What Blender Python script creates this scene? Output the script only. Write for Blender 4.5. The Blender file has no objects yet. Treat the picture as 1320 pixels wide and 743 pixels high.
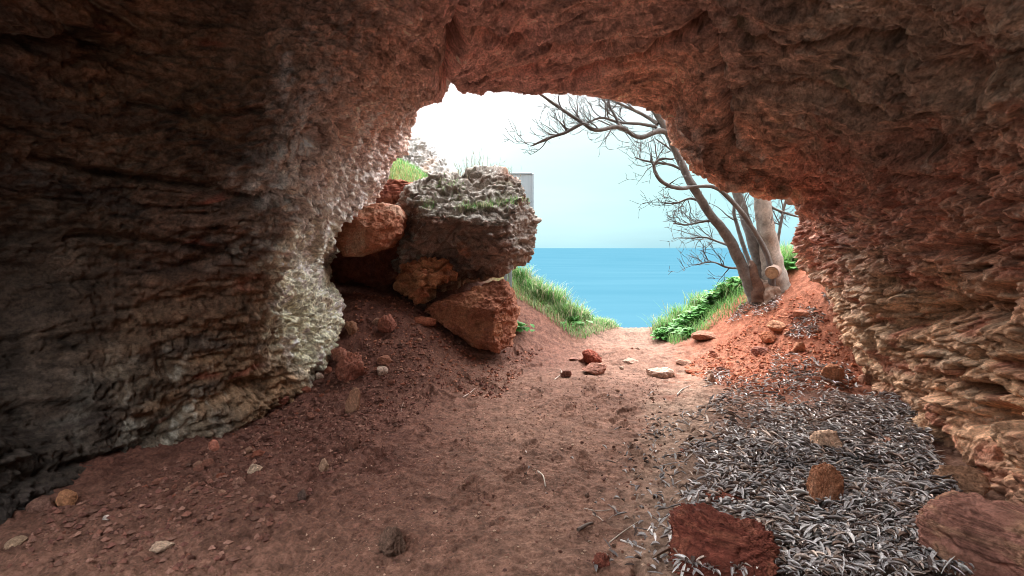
import bpy, math, random
import numpy as np
from mathutils import Vector

scene = bpy.context.scene
COL = scene.collection
F = 700.0          # focal length in photo pixels (photo 1320 x 743)
UC, VC = 660.0, 320.0   # principal column, horizon row
EYE = 1.5

# ------------------------------------------------------------------ camera
cam_d = bpy.data.cameras.new("camera")
cam = bpy.data.objects.new("camera", cam_d)
COL.objects.link(cam)
cam.location = (0, 0, EYE)
cam.rotation_euler = (math.radians(90), 0, 0)
cam_d.sensor_width = 36.0
cam_d.lens = 36.0 * F / 1320.0
cam_d.shift_y = -51.5 / 1320.0
cam_d.clip_start = 0.05
cam_d.clip_end = 120000.0
scene.camera = cam

# ------------------------------------------------------------------ sky, sun, exposure
SUN_EL, SUN_AZ = 29.0, -4.0      # degrees; azimuth from +Y (out to sea), minus = towards the west side
world = bpy.data.worlds.new("World")
scene.world = world
world.use_nodes = True
wn, wl = world.node_tree.nodes, world.node_tree.links
wn.clear()
w_out = wn.new("ShaderNodeOutputWorld")
w_bg = wn.new("ShaderNodeBackground")
w_bg.inputs["Strength"].default_value = 0.1
sky = wn.new("ShaderNodeTexSky")
sky.sky_type = 'NISHITA'
sky.sun_disc = False
sky.sun_elevation = math.radians(SUN_EL)
sky.sun_rotation = math.radians(SUN_AZ)
sky.air_density = 1.0
sky.dust_density = 2.0
tc = wn.new("ShaderNodeTexCoord")
sep = wn.new("ShaderNodeSeparateXYZ")
wl.new(tc.outputs["Generated"], sep.inputs[0])
# overcast veil: luminance climbs towards the zenith (CIE overcast), tinted at the horizon
ramp = wn.new("ShaderNodeValToRGB")
cr = ramp.color_ramp
cr.elements[0].position = 0.0
cr.elements[0].color = (0.0235, 0.051, 0.062, 1)
cr.elements[1].position = 1.0
cr.elements[1].color = (1.0, 1.0, 1.02, 1)
for pos, c in ((0.05, (0.030, 0.059, 0.067, 1)), (0.13, (0.037, 0.067, 0.068, 1)), (0.21, (0.050, 0.070, 0.072, 1)), (0.30, (0.082, 0.087, 0.092, 1)), (0.5, (0.62, 0.63, 0.65, 1))):
    e = cr.elements.new(pos)
    e.color = c
wl.new(sep.outputs["Z"], ramp.inputs["Fac"])
# soft cloud bands
mp = wn.new("ShaderNodeMapping")
mp.inputs["Scale"].default_value = (1.3, 1.3, 7.0)
wl.new(tc.outputs["Generated"], mp.inputs["Vector"])
nz = wn.new("ShaderNodeTexNoise")
nz.inputs["Scale"].default_value = 2.2
nz.inputs["Detail"].default_value = 4.0
wl.new(mp.outputs["Vector"], nz.inputs["Vector"])
nr = wn.new("ShaderNodeMapRange")
nr.inputs["From Min"].default_value = 0.3
nr.inputs["From Max"].default_value = 0.7
nr.inputs["To Min"].default_value = 24.5
nr.inputs["To Max"].default_value = 29.5
wl.new(nz.outputs["Fac"], nr.inputs["Value"])
cl = wn.new("ShaderNodeVectorMath")
cl.operation = 'SCALE'
wl.new(ramp.outputs["Color"], cl.inputs[0])
wl.new(nr.outputs["Result"], cl.inputs["Scale"])
# brighter patch of thin cloud in front of the hidden sun (up and to the west)
sd = Vector((math.sin(math.radians(-17)) * math.cos(math.radians(24)), math.cos(math.radians(-17)) * math.cos(math.radians(24)), math.sin(math.radians(24))))
dt = wn.new("ShaderNodeVectorMath")
dt.operation = 'DOT_PRODUCT'
wl.new(tc.outputs["Generated"], dt.inputs[0])
dt.inputs[1].default_value = sd
gr = wn.new("ShaderNodeMapRange")
gr.interpolation_type = 'SMOOTHSTEP'
gr.inputs["From Min"].default_value = 0.915
gr.inputs["From Max"].default_value = 1.0
gr.inputs["To Min"].default_value = 0.0
gr.inputs["To Max"].default_value = 1.0
wl.new(dt.outputs["Value"], gr.inputs["Value"])
glow = wn.new("ShaderNodeVectorMath")
glow.operation = 'SCALE'
glow.inputs[0].default_value = (1.0, 0.55, 0.6)
wl.new(gr.outputs["Result"], glow.inputs["Scale"])
gadd = wn.new("ShaderNodeVectorMath")
gadd.operation = 'ADD'
wl.new(cl.outputs["Vector"], gadd.inputs[0])
wl.new(glow.outputs["Vector"], gadd.inputs[1])
mx = wn.new("ShaderNodeMix")
mx.data_type = 'RGBA'
mx.inputs["Factor"].default_value = 0.975
wl.new(sky.outputs["Color"], mx.inputs["A"])
wl.new(gadd.outputs["Vector"], mx.inputs["B"])
wl.new(mx.outputs["Result"], w_bg.inputs["Color"])
wl.new(w_bg.outputs["Background"], w_out.inputs["Surface"])

sun_d = bpy.data.lights.new("sun", 'SUN')
sun_d.energy = 2.0
sun_d.angle = math.radians(60)
sun_d.color = (1.0, 0.93, 0.86)
sun = bpy.data.objects.new("sun", sun_d)
COL.objects.link(sun)
sdir = Vector((math.sin(math.radians(SUN_AZ)) * math.cos(math.radians(SUN_EL)),
               math.cos(math.radians(SUN_AZ)) * math.cos(math.radians(SUN_EL)), math.sin(math.radians(SUN_EL))))
sun.rotation_euler = sdir.to_track_quat('Z', 'Y').to_euler()
sun.location = sdir * 60

scene.view_settings.view_transform = 'Standard'
scene.view_settings.look = 'None'
scene.view_settings.gamma = 1.0
scene.view_settings.use_curve_mapping = False
scene.view_settings.exposure = 2.45
scene.cycles.use_denoising = True
scene.cycles.max_bounces = 8
scene.cycles.diffuse_bounces = 6
scene.cycles.use_adaptive_sampling = True
scene.cycles.adaptive_threshold = 0.005
scene.cycles.filter_width = 0.85

# ------------------------------------------------------------------ helpers
f32 = np.float32


def P(u, v, y):
    return np.array([(u - UC) / F * y, y, EYE - (v - VC) / F * y], float)


def project(p):
    y = np.maximum(p[:, 1], 0.3)
    return UC + p[:, 0] / y * F, VC - (p[:, 2] - EYE) / y * F


def _hash(ix, iy, iz, seed):
    h = (ix.astype(np.uint32) * np.uint32(374761393) + iy.astype(np.uint32) * np.uint32(668265263)
         + iz.astype(np.uint32) * np.uint32(2147483647) + np.uint32((seed * 1274126177) & 0xffffffff))
    h = (h ^ (h >> np.uint32(13))) * np.uint32(1274126177)
    h = (h ^ (h >> np.uint32(16))) * np.uint32(2246822519)
    return h ^ (h >> np.uint32(15))


def perlin(p, seed=0):
    p = np.asarray(p, f32)
    fl = np.floor(p)
    i = fl.astype(np.int64)
    f = p - fl
    w = f * f * f * (f * (f * 6 - 15) + 10)
    out = np.zeros(len(p), f32)
    for dx in (0, 1):
        wx = w[:, 0] if dx else 1 - w[:, 0]
        for dy in (0, 1):
            wy = w[:, 1] if dy else 1 - w[:, 1]
            for dz in (0, 1):
                wz = w[:, 2] if dz else 1 - w[:, 2]
                h = _hash(i[:, 0] + dx, i[:, 1] + dy, i[:, 2] + dz, seed)
                gx = (h & np.uint32(1023)).astype(f32) / 511.5 - 1
                gy = ((h >> np.uint32(10)) & np.uint32(1023)).astype(f32) / 511.5 - 1
                gz = ((h >> np.uint32(20)) & np.uint32(1023)).astype(f32) / 511.5 - 1
                out += wx * wy * wz * (gx * (f[:, 0] - dx) + gy * (f[:, 1] - dy) + gz * (f[:, 2] - dz))
    return out * 1.3


def fbm(p, octaves=4, seed=0, gain=0.5, lac=2.03):
    a, s, out = 1.0, 0.0, 0.0
    q = np.asarray(p, f32)
    for o in range(octaves):
        out = out + a * perlin(q, seed + o * 17)
        s += a
        a *= gain
        q = q * lac + f32(7.31)
    return out / s * 1.5


def ridged(p, octaves=3, seed=0):
    a, s, out = 1.0, 0.0, 0.0
    q = np.asarray(p, f32)
    for o in range(octaves):
        out = out + a * (1 - np.abs(perlin(q, seed + o * 31)) * 2.2)
        s += a
        a *= 0.5
        q = q * 2.07 + f32(3.7)
    return out / s


def worley(p, seed=0):
    p = np.asarray(p, f32)
    fl = np.floor(p)
    i = fl.astype(np.int64)
    f = p - fl
    f1 = np.full(len(p), 9.0, f32)
    f2 = np.full(len(p), 9.0, f32)
    for dx in (-1, 0, 1):
        for dy in (-1, 0, 1):
            for dz in (-1, 0, 1):
                h = _hash(i[:, 0] + dx, i[:, 1] + dy, i[:, 2] + dz, seed)
                ox = (h & np.uint32(1023)).astype(f32) / 1023
                oy = ((h >> np.uint32(10)) & np.uint32(1023)).astype(f32) / 1023
                oz = ((h >> np.uint32(20)) & np.uint32(1023)).astype(f32) / 1023
                d = (dx + ox - f[:, 0]) ** 2 + (dy + oy - f[:, 1]) ** 2 + (dz + oz - f[:, 2]) ** 2
                f2 = np.minimum(f2, np.maximum(f1, d))
                f1 = np.minimum(f1, d)
    return np.sqrt(f1), np.sqrt(f2)


def blocks(p, seed=0):
    """random value per Voronoi block (fractured rock) and distance to the block's border"""
    p = np.asarray(p, f32)
    fl = np.floor(p)
    i = fl.astype(np.int64)
    f = p - fl
    f1 = np.full(len(p), 9.0, f32)
    f2 = np.full(len(p), 9.0, f32)
    val = np.zeros(len(p), f32)
    for dx in (-1, 0, 1):
        for dy in (-1, 0, 1):
            for dz in (-1, 0, 1):
                h = _hash(i[:, 0] + dx, i[:, 1] + dy, i[:, 2] + dz, seed)
                ox = (h & np.uint32(1023)).astype(f32) / 1023
                oy = ((h >> np.uint32(10)) & np.uint32(1023)).astype(f32) / 1023
                oz = ((h >> np.uint32(20)) & np.uint32(1023)).astype(f32) / 1023
                q = (dx + ox - f[:, 0]) ** 2 + (dy + oy - f[:, 1]) ** 2 + (dz + oz - f[:, 2]) ** 2
                near = q < f1
                f2 = np.where(near, f1, np.minimum(f2, q))
                val = np.where(near, ((h >> np.uint32(5)) & np.uint32(4095)).astype(f32) / 2047.5 - 1, val)
                f1 = np.where(near, q, f1)
    return val, np.sqrt(f2) - np.sqrt(f1)


def sstep(a, b, x):
    t = np.clip((x - a) / (b - a), 0, 1)
    return t * t * (3 - 2 * t)


def mix(a, b, t):
    t = np.asarray(t)[:, None]
    return a * (1 - t) + np.asarray(b) * t


def polydist(u, v, pts):
    """distance in pixels of (u,v) to a polyline"""
    d = np.full(u.shape, 1e9)
    for (x0, y0), (x1, y1) in zip(pts[:-1], pts[1:]):
        dx, dy = x1 - x0, y1 - y0
        t = np.clip(((u - x0) * dx + (v - y0) * dy) / (dx * dx + dy * dy), 0, 1)
        d = np.minimum(d, np.hypot(u - x0 - t * dx, v - y0 - t * dy))
    return d


def inpoly(u, v, poly):
    c = np.zeros(np.shape(u), bool)
    n = len(poly)
    for k in range(n):
        x0, y0 = poly[k]
        x1, y1 = poly[(k + 1) % n]
        if y0 == y1:
            continue
        c ^= ((y0 > v) != (y1 > v)) & (u < (x1 - x0) * (v - y0) / (y1 - y0) + x0)
    return c


def mesh_np(name, verts, faces, cols=None, mat=None, parent=None, smooth=True, loc=None, link=True):
    verts = np.ascontiguousarray(verts, f32)
    faces = np.ascontiguousarray(faces, np.int32)
    me = bpy.data.meshes.new(name)
    nf, k = faces.shape
    me.vertices.add(len(verts))
    me.vertices.foreach_set("co", verts.ravel())
    me.loops.add(nf * k)
    me.loops.foreach_set("vertex_index", faces.ravel())
    me.polygons.add(nf)
    me.polygons.foreach_set("loop_start", np.arange(0, nf * k, k, dtype=np.int32))
    me.polygons.foreach_set("loop_total", np.full(nf, k, np.int32))
    me.polygons.foreach_set("use_smooth", np.full(nf, bool(smooth)))
    if cols is not None:
        a = me.color_attributes.new("Col", 'FLOAT_COLOR', 'POINT')
        c4 = np.ones((len(verts), 4), f32)
        c4[:, :3] = np.clip(cols, 0.004, 0.95)
        a.data.foreach_set("color", c4.ravel())
    me.update(calc_edges=True)
    me.validate()
    if mat:
        me.materials.append(mat)
    o = bpy.data.objects.new(name, me)
    if link:
        COL.objects.link(o)
    if parent:
        o.parent = parent
    if loc is not None:
        o.location = loc
    return o


def grid_faces(nr, nc, wrap=False):
    r = np.arange(nr - 1)[:, None]
    c = np.arange(nc if wrap else nc - 1)[None, :]
    c1 = (c + 1) % nc
    a = r * nc + c
    b = r * nc + c1
    return np.stack([a, b, b + nc, a + nc], -1).reshape(-1, 4)


def tag(o, label=None, cat=None, group=None, kind=None):
    if label:
        o["label"] = label
    if cat:
        o["category"] = cat
    if group:
        o["group"] = group
    if kind:
        o["kind"] = kind
    return o


def thing(name, loc, label, cat, group=None):
    o = bpy.data.objects.new(name, None)
    o.empty_display_size = 0.1
    COL.objects.link(o)
    o.location = loc
    return tag(o, label, cat, group)


def attr_mat(name, rough=0.95, bump=0.4, scale=60.0, var=0.35, spec=0.15, scale2=None, trans=0.0):
    m = bpy.data.materials.new(name)
    m.use_nodes = True
    n, l = m.node_tree.nodes, m.node_tree.links
    b = n["Principled BSDF"]
    b.inputs["Roughness"].default_value = rough
    b.inputs["Specular IOR Level"].default_value = spec
    at = n.new("ShaderNodeVertexColor")
    at.layer_name = "Col"
    t = n.new("ShaderNodeTexCoord")
    no = n.new("ShaderNodeTexNoise")
    no.inputs["Scale"].default_value = scale
    no.inputs["Detail"].default_value = 6.0
    no.inputs["Roughness"].default_value = 0.65
    l.new(t.outputs["Object"], no.inputs["Vector"])
    mr = n.new("ShaderNodeMapRange")
    mr.inputs["From Min"].default_value = 0.3
    mr.inputs["From Max"].default_value = 0.7
    mr.inputs["To Min"].default_value = 1 - var
    mr.inputs["To Max"].default_value = 1 + var
    l.new(no.outputs["Fac"], mr.inputs["Value"])
    mu = n.new("ShaderNodeVectorMath")
    mu.operation = 'SCALE'
    l.new(at.outputs["Color"], mu.inputs[0])
    l.new(mr.outputs["Result"], mu.inputs["Scale"])
    l.new(mu.outputs["Vector"], b.inputs["Base Color"])
    if bump > 0:
        bp = n.new("ShaderNodeBump")
        bp.inputs["Strength"].default_value = bump
        bp.inputs["Distance"].default_value = 0.02
        l.new(no.outputs["Fac"], bp.inputs["Height"])
        if scale2:
            n2 = n.new("ShaderNodeTexNoise")
            n2.inputs["Scale"].default_value = scale2
            n2.inputs["Detail"].default_value = 3.0
            l.new(t.outputs["Object"], n2.inputs["Vector"])
            b2 = n.new("ShaderNodeBump")
            b2.inputs["Strength"].default_value = bump
            b2.inputs["Distance"].default_value = 0.006
            l.new(n2.outputs["Fac"], b2.inputs["Height"])
            l.new(bp.outputs["Normal"], b2.inputs["Normal"])
            l.new(b2.outputs["Normal"], b.inputs["Normal"])
        else:
            l.new(bp.outputs["Normal"], b.inputs["Normal"])
    if trans > 0:
        tr = n.new("ShaderNodeBsdfTranslucent")
        l.new(mu.outputs["Vector"], tr.inputs["Color"])
        ms = n.new("ShaderNodeMixShader")
        ms.inputs["Fac"].default_value = trans
        l.new(b.outputs["BSDF"], ms.inputs[1])
        l.new(tr.outputs["BSDF"], ms.inputs[2])
        l.new(ms.outputs["Shader"], n["Material Output"].inputs["Surface"])
    return m


M_CAVE = attr_mat("cave_rock", 0.93, 1.0, 45.0, 0.5, 0.18, 140.0)
M_SOIL = attr_mat("red_soil", 0.97, 0.85, 60.0, 0.42, 0.1, 210.0)
M_STONE = attr_mat("loose_stone", 0.95, 0.9, 48.0, 0.42, 0.12, 190.0)
M_CRUMB = attr_mat("soil_crumb", 0.97, 0.3, 160.0, 0.25, 0.08)
M_LITTER = attr_mat("dry_leaf", 0.9, 0.15, 90.0, 0.30, 0.06)
M_BARK = attr_mat("smooth_bark", 0.85, 0.35, 34.0, 0.28, 0.2, 120.0)
M_GRASS = attr_mat("grass_blade", 0.6, 0.0, 30.0, 0.25, 0.3, None, 0.4)
M_LEAF = attr_mat("green_leaf", 0.6, 0.0, 40.0, 0.25, 0.15, None, 0.3)

# ------------------------------------------------------------------ sea
sea_m = bpy.data.materials.new("sea_water")
sea_m.use_nodes = True
n, l = sea_m.node_tree.nodes, sea_m.node_tree.links
b = n["Principled BSDF"]
b.inputs["Roughness"].default_value = 0.5
b.inputs["Specular IOR Level"].default_value = 0.0
geo = n.new("ShaderNodeNewGeometry")
mp2 = n.new("ShaderNodeMapping")
mp2.inputs["Scale"].default_value = (0.12, 0.5, 1.0)
l.new(geo.outputs["Position"], mp2.inputs["Vector"])
wv = n.new("ShaderNodeTexNoise")
wv.inputs["Scale"].default_value = 0.35
wv.inputs["Detail"].default_value = 6.0
l.new(mp2.outputs["Vector"], wv.inputs["Vector"])
bp = n.new("ShaderNodeBump")
bp.inputs["Strength"].default_value = 0.6
bp.inputs["Distance"].default_value = 0.8
l.new(wv.outputs["Fac"], bp.inputs["Height"])
l.new(bp.outputs["Normal"], b.inputs["Normal"])
rp = n.new("ShaderNodeValToRGB")
rp.color_ramp.elements[0].position = 0.3
rp.color_ramp.elements[0].color = (0.017, 0.052, 0.071, 1)
rp.color_ramp.elements[1].position = 0.72
rp.color_ramp.elements[1].color = (0.024, 0.062, 0.081, 1)
wv2 = n.new("ShaderNodeTexNoise")
mp3 = n.new("ShaderNodeMapping")
mp3.inputs["Scale"].default_value = (0.006, 0.02, 1.0)
l.new(geo.outputs["Position"], mp3.inputs["Vector"])
wv2.inputs["Scale"].default_value = 1.0
wv2.inputs["Detail"].default_value = 4.0
l.new(mp3.outputs["Vector"], wv2.inputs["Vector"])
l.new(wv2.outputs["Fac"], rp.inputs["Fac"])
l.new(rp.outputs["Color"], b.inputs["Base Color"])
SEA_Z = -20.0
sv = np.array([[-60000, 5, SEA_Z], [60000, 5, SEA_Z], [60000, 60000, SEA_Z], [-60000, 60000, SEA_Z]], float)
sea = mesh_np("sea", sv, np.array([[0, 1, 2, 3]]), None, sea_m)
tag(sea, "calm turquoise sea reaching the horizon below the cave mouth", kind="structure")

# ------------------------------------------------------------------ ground height field
GP = []


def gp(u, v, y):
    q = P(u, v, y)
    GP.append((q[0], q[1], q[2]))


for x in (-3.5, -2, 0, 1.5, 3.2):
    for y in (-4, -1, 1.5, 3.0):
        GP.append((x, y, 0.0))
for x, y, z in ((-1.2, 4.5, 0.0), (0, 4.5, 0), (1.2, 4.5, 0), (-0.6, 6, 0.02), (0.4, 6, 0), (1.2, 6, 0.0), (0.9, 8, 0.02), (1.5, 8, 0.02), (1.4, 9, 0.02),
                (2.6, 4.6, 0.02), (2.2, 3.2, 0.03), (-2.8, 4, 0.02)):
    GP.append((x, y, z))
gp(330, 535, 5.0); gp(400, 482, 5.7); gp(447, 432, 6.3); gp(480, 385, 7.2); gp(520, 402, 7.0); gp(560, 432, 6.8)
gp(620, 456, 7.0); gp(700, 440, 8.0); gp(665, 362, 9.5); gp(700, 385, 9.4); gp(745, 422, 9.0); gp(790, 422, 10.0); gp(825, 425, 10.0)
gp(455, 368, 7.9); gp(500, 372, 7.9); gp(545, 226, 10.2); gp(500, 228, 9.4); gp(600, 290, 9.7)
GP += [(-4.5, 8, 1.5), (-4.5, 6, 1.2), (-7, 9, 4.0), (-3.0, 11.5, 3.3), (-1.6, 11.5, 2.4), (0.2, 11.0, 0.7), (-12, 12, 6.0)]
gp(870, 437, 9.0); gp(845, 432, 9.6); gp(880, 480, 7.0); gp(965, 390, 8.3); gp(1000, 381, 8.0); gp(1040, 368, 7.6)
gp(1010, 338, 9.2); gp(1080, 420, 6.6); gp(1110, 470, 6.0); gp(1150, 512, 5.3); gp(1000, 440, 7.0); gp(955, 472, 6.7); gp(1060, 480, 5.9)
gp(900, 410, 9.6); gp(935, 385, 9.3)
GP += [(4.2, 3.5, 0.0), (5.0, 7.0, 1.2), (5.5, 9, 1.7), (9, 9, 2.6), (4.0, 10.5, 0.7), (2.6, 11, -0.4), (1.8, 11.2, -0.5), (3, 13, -3.0), (1, 13, -2.8), (6, 13, -2.0), (-1.5, 13.5, -0.5),
       (-4, 15, 0.5), (0, 16, -9), (4, 16, -10), (-8, 17, -2), (12, 15, -6), (0, 20, -26), (8, 20, -26), (-8, 22, -26), (16, 20, -26), (-20, 20, -10), (-24, 10, 8), (24, 9, 4),
       (-24, -4, 3), (24, -4, 3), (24, 22, -30), (-24, 24, -30), (0, 24, -34)]
GP = np.array(GP)
_d = np.hypot(GP[:, None, 0] - GP[None, :, 0], GP[:, None, 1] - GP[None, :, 1])
_K = np.sqrt(_d * _d + 0.25)
_A = np.block([[_K + 0.02 * np.eye(len(GP)), np.ones((len(GP), 1))], [np.ones((1, len(GP))), np.zeros((1, 1))]])
_W = np.linalg.solve(_A, np.append(GP[:, 2], 0))


def hbase(x, y):
    x = np.atleast_1d(np.asarray(x, float)).ravel()
    y = np.atleast_1d(np.asarray(y, float)).ravel()
    out = np.full(x.shape, _W[-1])
    for k in range(len(GP)):
        out += _W[k] * np.sqrt((x - GP[k, 0]) ** 2 + (y - GP[k, 1]) ** 2 + 0.25)
    return out


PRINTS = []
_rp = random.Random(3)
for _k in range(34):
    _y = _rp.uniform(2.3, 7.5)
    PRINTS.append((_rp.uniform(-1.3, .75) + .06 * _y, _y, _rp.gauss(1.45, .35)))


def hground(x, y):
    x = np.atleast_1d(np.asarray(x, float)).ravel()
    y = np.atleast_1d(np.asarray(y, float)).ravel()
    z = hbase(x, y)
    p2 = np.stack([x, y, np.zeros_like(x)], 1)
    z = z + fbm(p2 * 0.9, 3, 5) * 0.045
    u, v = project(np.stack([x, y, z], 1))
    rough = np.clip(sstep(620, 380, u) * sstep(9, 7, y) * 0.9 + sstep(930, 1010, u) * sstep(6.2, 6.8, y) * 0.9, 0, 1)
    z = z + fbm(p2 * 4.0, 3, 9) * (0.020 + 0.03 * rough)
    pr = worley(p2 * np.array([3.4, 3.0, 1.0]) + 0.3, 77)[0]      # trodden hollows
    z = z - sstep(0.34, 0.1, pr) * 0.020 * (1 - rough) * sstep(8, 6, y)
    z = z + ridged(p2 * 9.0, 3, 41) * 0.014 + fbm(p2 * 26.0, 3, 13) * (0.010 + 0.014 * rough)
    for (px_, py_, pa) in PRINTS:
        ca_, sa_ = math.cos(pa), math.sin(pa)
        lx, ly = (x - px_) * ca_ + (y - py_) * sa_, -(x - px_) * sa_ + (y - py_) * ca_
        k = np.hypot(lx / .145, ly / (.052 - .012 * np.sin(lx * 20)))
        near_ = k < 1.9
        z = z + np.where(near_, -.017 * sstep(1.05, .85, k) * (1 + .35 * np.sin(lx * 150)) + .014 * np.exp(-((k - 1.22) / .16) ** 2), 0)
    w1, _ = worley(p2 * 17.0, 3)
    z = z + sstep(0.36, 0.12, w1) * 0.014 * np.clip(fbm(p2 * 1.7, 2, 21) * 1.6 + 0.2 + rough, 0, 1.3)
    return z


def ground_at(u, v):
    """point where the sight line of photo pixel (u, v) meets the ground"""
    ys = np.linspace(1.6, 13.0, 1400)
    x = (u - UC) / F * ys
    z = EYE - (v - VC) / F * ys
    h = hbase(x, ys)
    k = np.argmax(z <= h)
    if z[k] > h[k]:
        k = len(ys) - 1
    return np.array([x[k], ys[k], h[k]])


xs = np.concatenate([np.linspace(-26, -5, 34)[:-1], np.linspace(-5, -3.2, 50)[:-1], np.linspace(-3.2, 4.6, 760)[:-1], np.linspace(4.6, 7, 60)[:-1], np.linspace(7, 26, 30)])
ys = np.concatenate([np.linspace(-5, 1.6, 50)[:-1], 2.0 * np.exp(np.linspace(math.log(0.8), math.log(5.4), 620))[:-1], np.linspace(10.8, 26, 50)])
gx, gy = np.meshgrid(xs, ys)
gz = hground(gx, gy)
gv = np.stack([gx.ravel(), gy.ravel(), gz], 1)
gu, gvv = project(gv)
p2 = gv * np.array([1, 1, 0.0])
LITTER = [(872, 545), (930, 520), (1000, 502), (1085, 505), (1165, 520), (1192, 560), (1222, 630), (1262, 690), (1300, 760), (838, 760), (836, 680), (858, 610)]
nlow = fbm(p2 * 0.8, 4, 61)
nmid = fbm(p2 * 4.2, 4, 62)
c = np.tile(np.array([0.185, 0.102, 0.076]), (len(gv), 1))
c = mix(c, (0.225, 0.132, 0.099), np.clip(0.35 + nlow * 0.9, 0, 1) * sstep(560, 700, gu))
c = mix(c, (0.115, 0.052, 0.040), np.clip(sstep(680, 470, gu) * sstep(760, 560, gvv) * 0.9 + nmid * 0.25, 0, 1) * sstep(11, 9.6, gv[:, 1]))  # dark talus soil, carried back as painted shade into the gap under the boulder
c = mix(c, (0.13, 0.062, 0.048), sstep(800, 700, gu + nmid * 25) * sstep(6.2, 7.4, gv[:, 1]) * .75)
c = mix(c, (0.165, 0.105, 0.082), np.clip(sstep(8.0, 9.6, gv[:, 1]) * sstep(0.35, 0.15, gz), 0, 1) * 0.8)
bank = sstep(850, 930, gu + nmid * 40) * sstep(4.6, 5.8, gv[:, 1] + nlow * 0.8)
c = mix(c, (0.27, 0.104, 0.064), bank * 0.95)
c = mix(c, (0.23, 0.09, 0.06), bank * np.clip(nmid * 1.2, 0, 1) * 0.7)
lit = inpoly(gu + nmid * 14, gvv + nlow * 8, LITTER).astype(float)
c = mix(c, (0.13, 0.10, 0.09), lit * sstep(10, 90, polydist(gu, gvv, [(1000, 490), (920, 512), (866, 545), (850, 610), (832, 680), (830, 770)]) + nmid * 50) * 0.8)
# dusty rim of fine litter on the trodden side
rim = sstep(70, 10, polydist(gu, gvv, [(900, 520), (872, 560), (860, 640), (850, 740)]) + nmid * 40)
c = mix(c, (0.30, 0.22, 0.17), rim * 0.6)
far = sstep(8.6, 9.4, gv[:, 1] + nmid * 0.5)
c = mix(c, (0.12, 0.15, 0.045), far * np.clip(sstep(0.25, 0.5, gz + nmid * 0.15), 0, 1) * 0.75)
c = c * np.clip(1 + 0.6 * fbm(p2 * 16.0, 4, 66) + .4 * fbm(p2 * 4.5, 4, 68), .3, 2)[:, None]
c = c * (1 + 0.25 * fbm(p2 * 55.0, 2, 67))[:, None]
c = c * np.array([1.02, .97, .92])
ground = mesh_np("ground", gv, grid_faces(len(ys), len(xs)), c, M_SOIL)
tag(ground, "trodden red-brown earth floor rising to banks either side of the mouth", kind="structure")

# ------------------------------------------------------------------ cave shell: rings of 14 control points, left floor -> roof -> right floor
def ring_px(y, pts):
    return np.array([P(p[0], p[1], p[2] if len(p) > 2 else y) for p in pts])


def ring_w(y, pts, s=1.0):
    return np.array([(p[0] * s, y, EYE + p[1] * s) for p in pts])


R1 = [(-2.9, -2.2), (-3.2, -1.2), (-3.6, 0), (-3.4, 1.1), (-2.6, 2.0), (-1.0, 2.5), (0, 2.55), (.9, 2.45), (1.5, 2.25), (2.1, 1.8), (2.5, 1.1), (2.7, 0), (2.85, -.9), (2.8, -2.2)]
LIP = [(425, 490, 6.4), (440, 395, 6.5), (416, 332, 7.15), (480, 255, 7.45), (526, 163, 7.4), (572, 126, 6.8), (700, 112, 6.4), (838, 136, 6.2), (893, 216, 5.9), (985, 250, 5.8),
       (1024, 254, 6.1), (1030, 300, 6.3), (1048, 352, 6.3), (1122, 470, 6.0)]
rings = [
    ring_w(-4.4, R1, 0.02), ring_w(-3.6, R1, 0.65), ring_w(-1.2, R1, 1.0), ring_w(1.0, R1, 1.0),
    ring_px(2.6, [(-70, 900), (-130, 700), (-230, 330), (-190, 80), (0, -150), (360, -320), (640, -340), (900, -270), (1120, -120), (1300, 10), (1400, 170), (1420, 340), (1400, 600), (1370, 860)]),
    ring_px(3.8, [(150, 760), (150, 620), (110, 330), (160, 150), (250, -50), (490, -130), (660, -135), (860, -90), (1010, 10), (1120, 110), (1190, 215), (1215, 340), (1235, 520), (1250, 720)]),
    ring_px(5.0, [(330, 640), (338, 530, 4.9), (346, 330, 4.5), (393, 198, 4.3), (452, 70, 4.2), (565, 12, 4.5), (680, 12), (845, 45), (935, 120), (1035, 190), (1100, 245), (1105, 325), (1130, 440), (1172, 600)]),
    ring_px(5.8, [(402, 540), (410, 440, 5.7), (384, 332, 5.5), (437, 228, 5.5), (494, 120, 5.5), (570, 80, 5.6), (690, 78), (840, 102), (905, 176), (1002, 224), (1056, 246), (1056, 310), (1080, 385), (1140, 530)]),
    np.array([P(*p) for p in LIP]),
]
lip = rings[-1]
ctr = np.array([0.6, 0, EYE + 0.2])
outd = lip - ctr
outd[:, 1] = 0
outd /= np.linalg.norm(outd, axis=1)[:, None]
for dy, ex in ((0.45, 0.22), (0.75, 1.0), (0.55, 3.2), (-0.8, 9.0)):
    q = lip + outd * ex
    q[:, 1] = lip[:, 1] + dy
    if ex < 2:      # the left spur runs into the hillside
        q[:5, 1] += 0.1
    rings.append(q)
rings = np.array(rings)             # K x 14 x 3
K, NC = rings.shape[:2]


def cr_basis(t):
    return np.stack([-0.5 * t + t * t - 0.5 * t ** 3, 1 - 2.5 * t * t + 1.5 * t ** 3, 0.5 * t + 2 * t * t - 1.5 * t ** 3, -0.5 * t * t + 0.5 * t ** 3], -1)


def cr_matrix(params, n):
    s = np.clip(np.floor(params).astype(int), 0, n - 2)
    w = cr_basis(params - s)
    Mx = np.zeros((len(params), n))
    for k in range(4):
        np.add.at(Mx, (np.arange(len(params)), np.clip(s + k - 1, 0, n - 1)), w[:, k])
    return Mx


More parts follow.
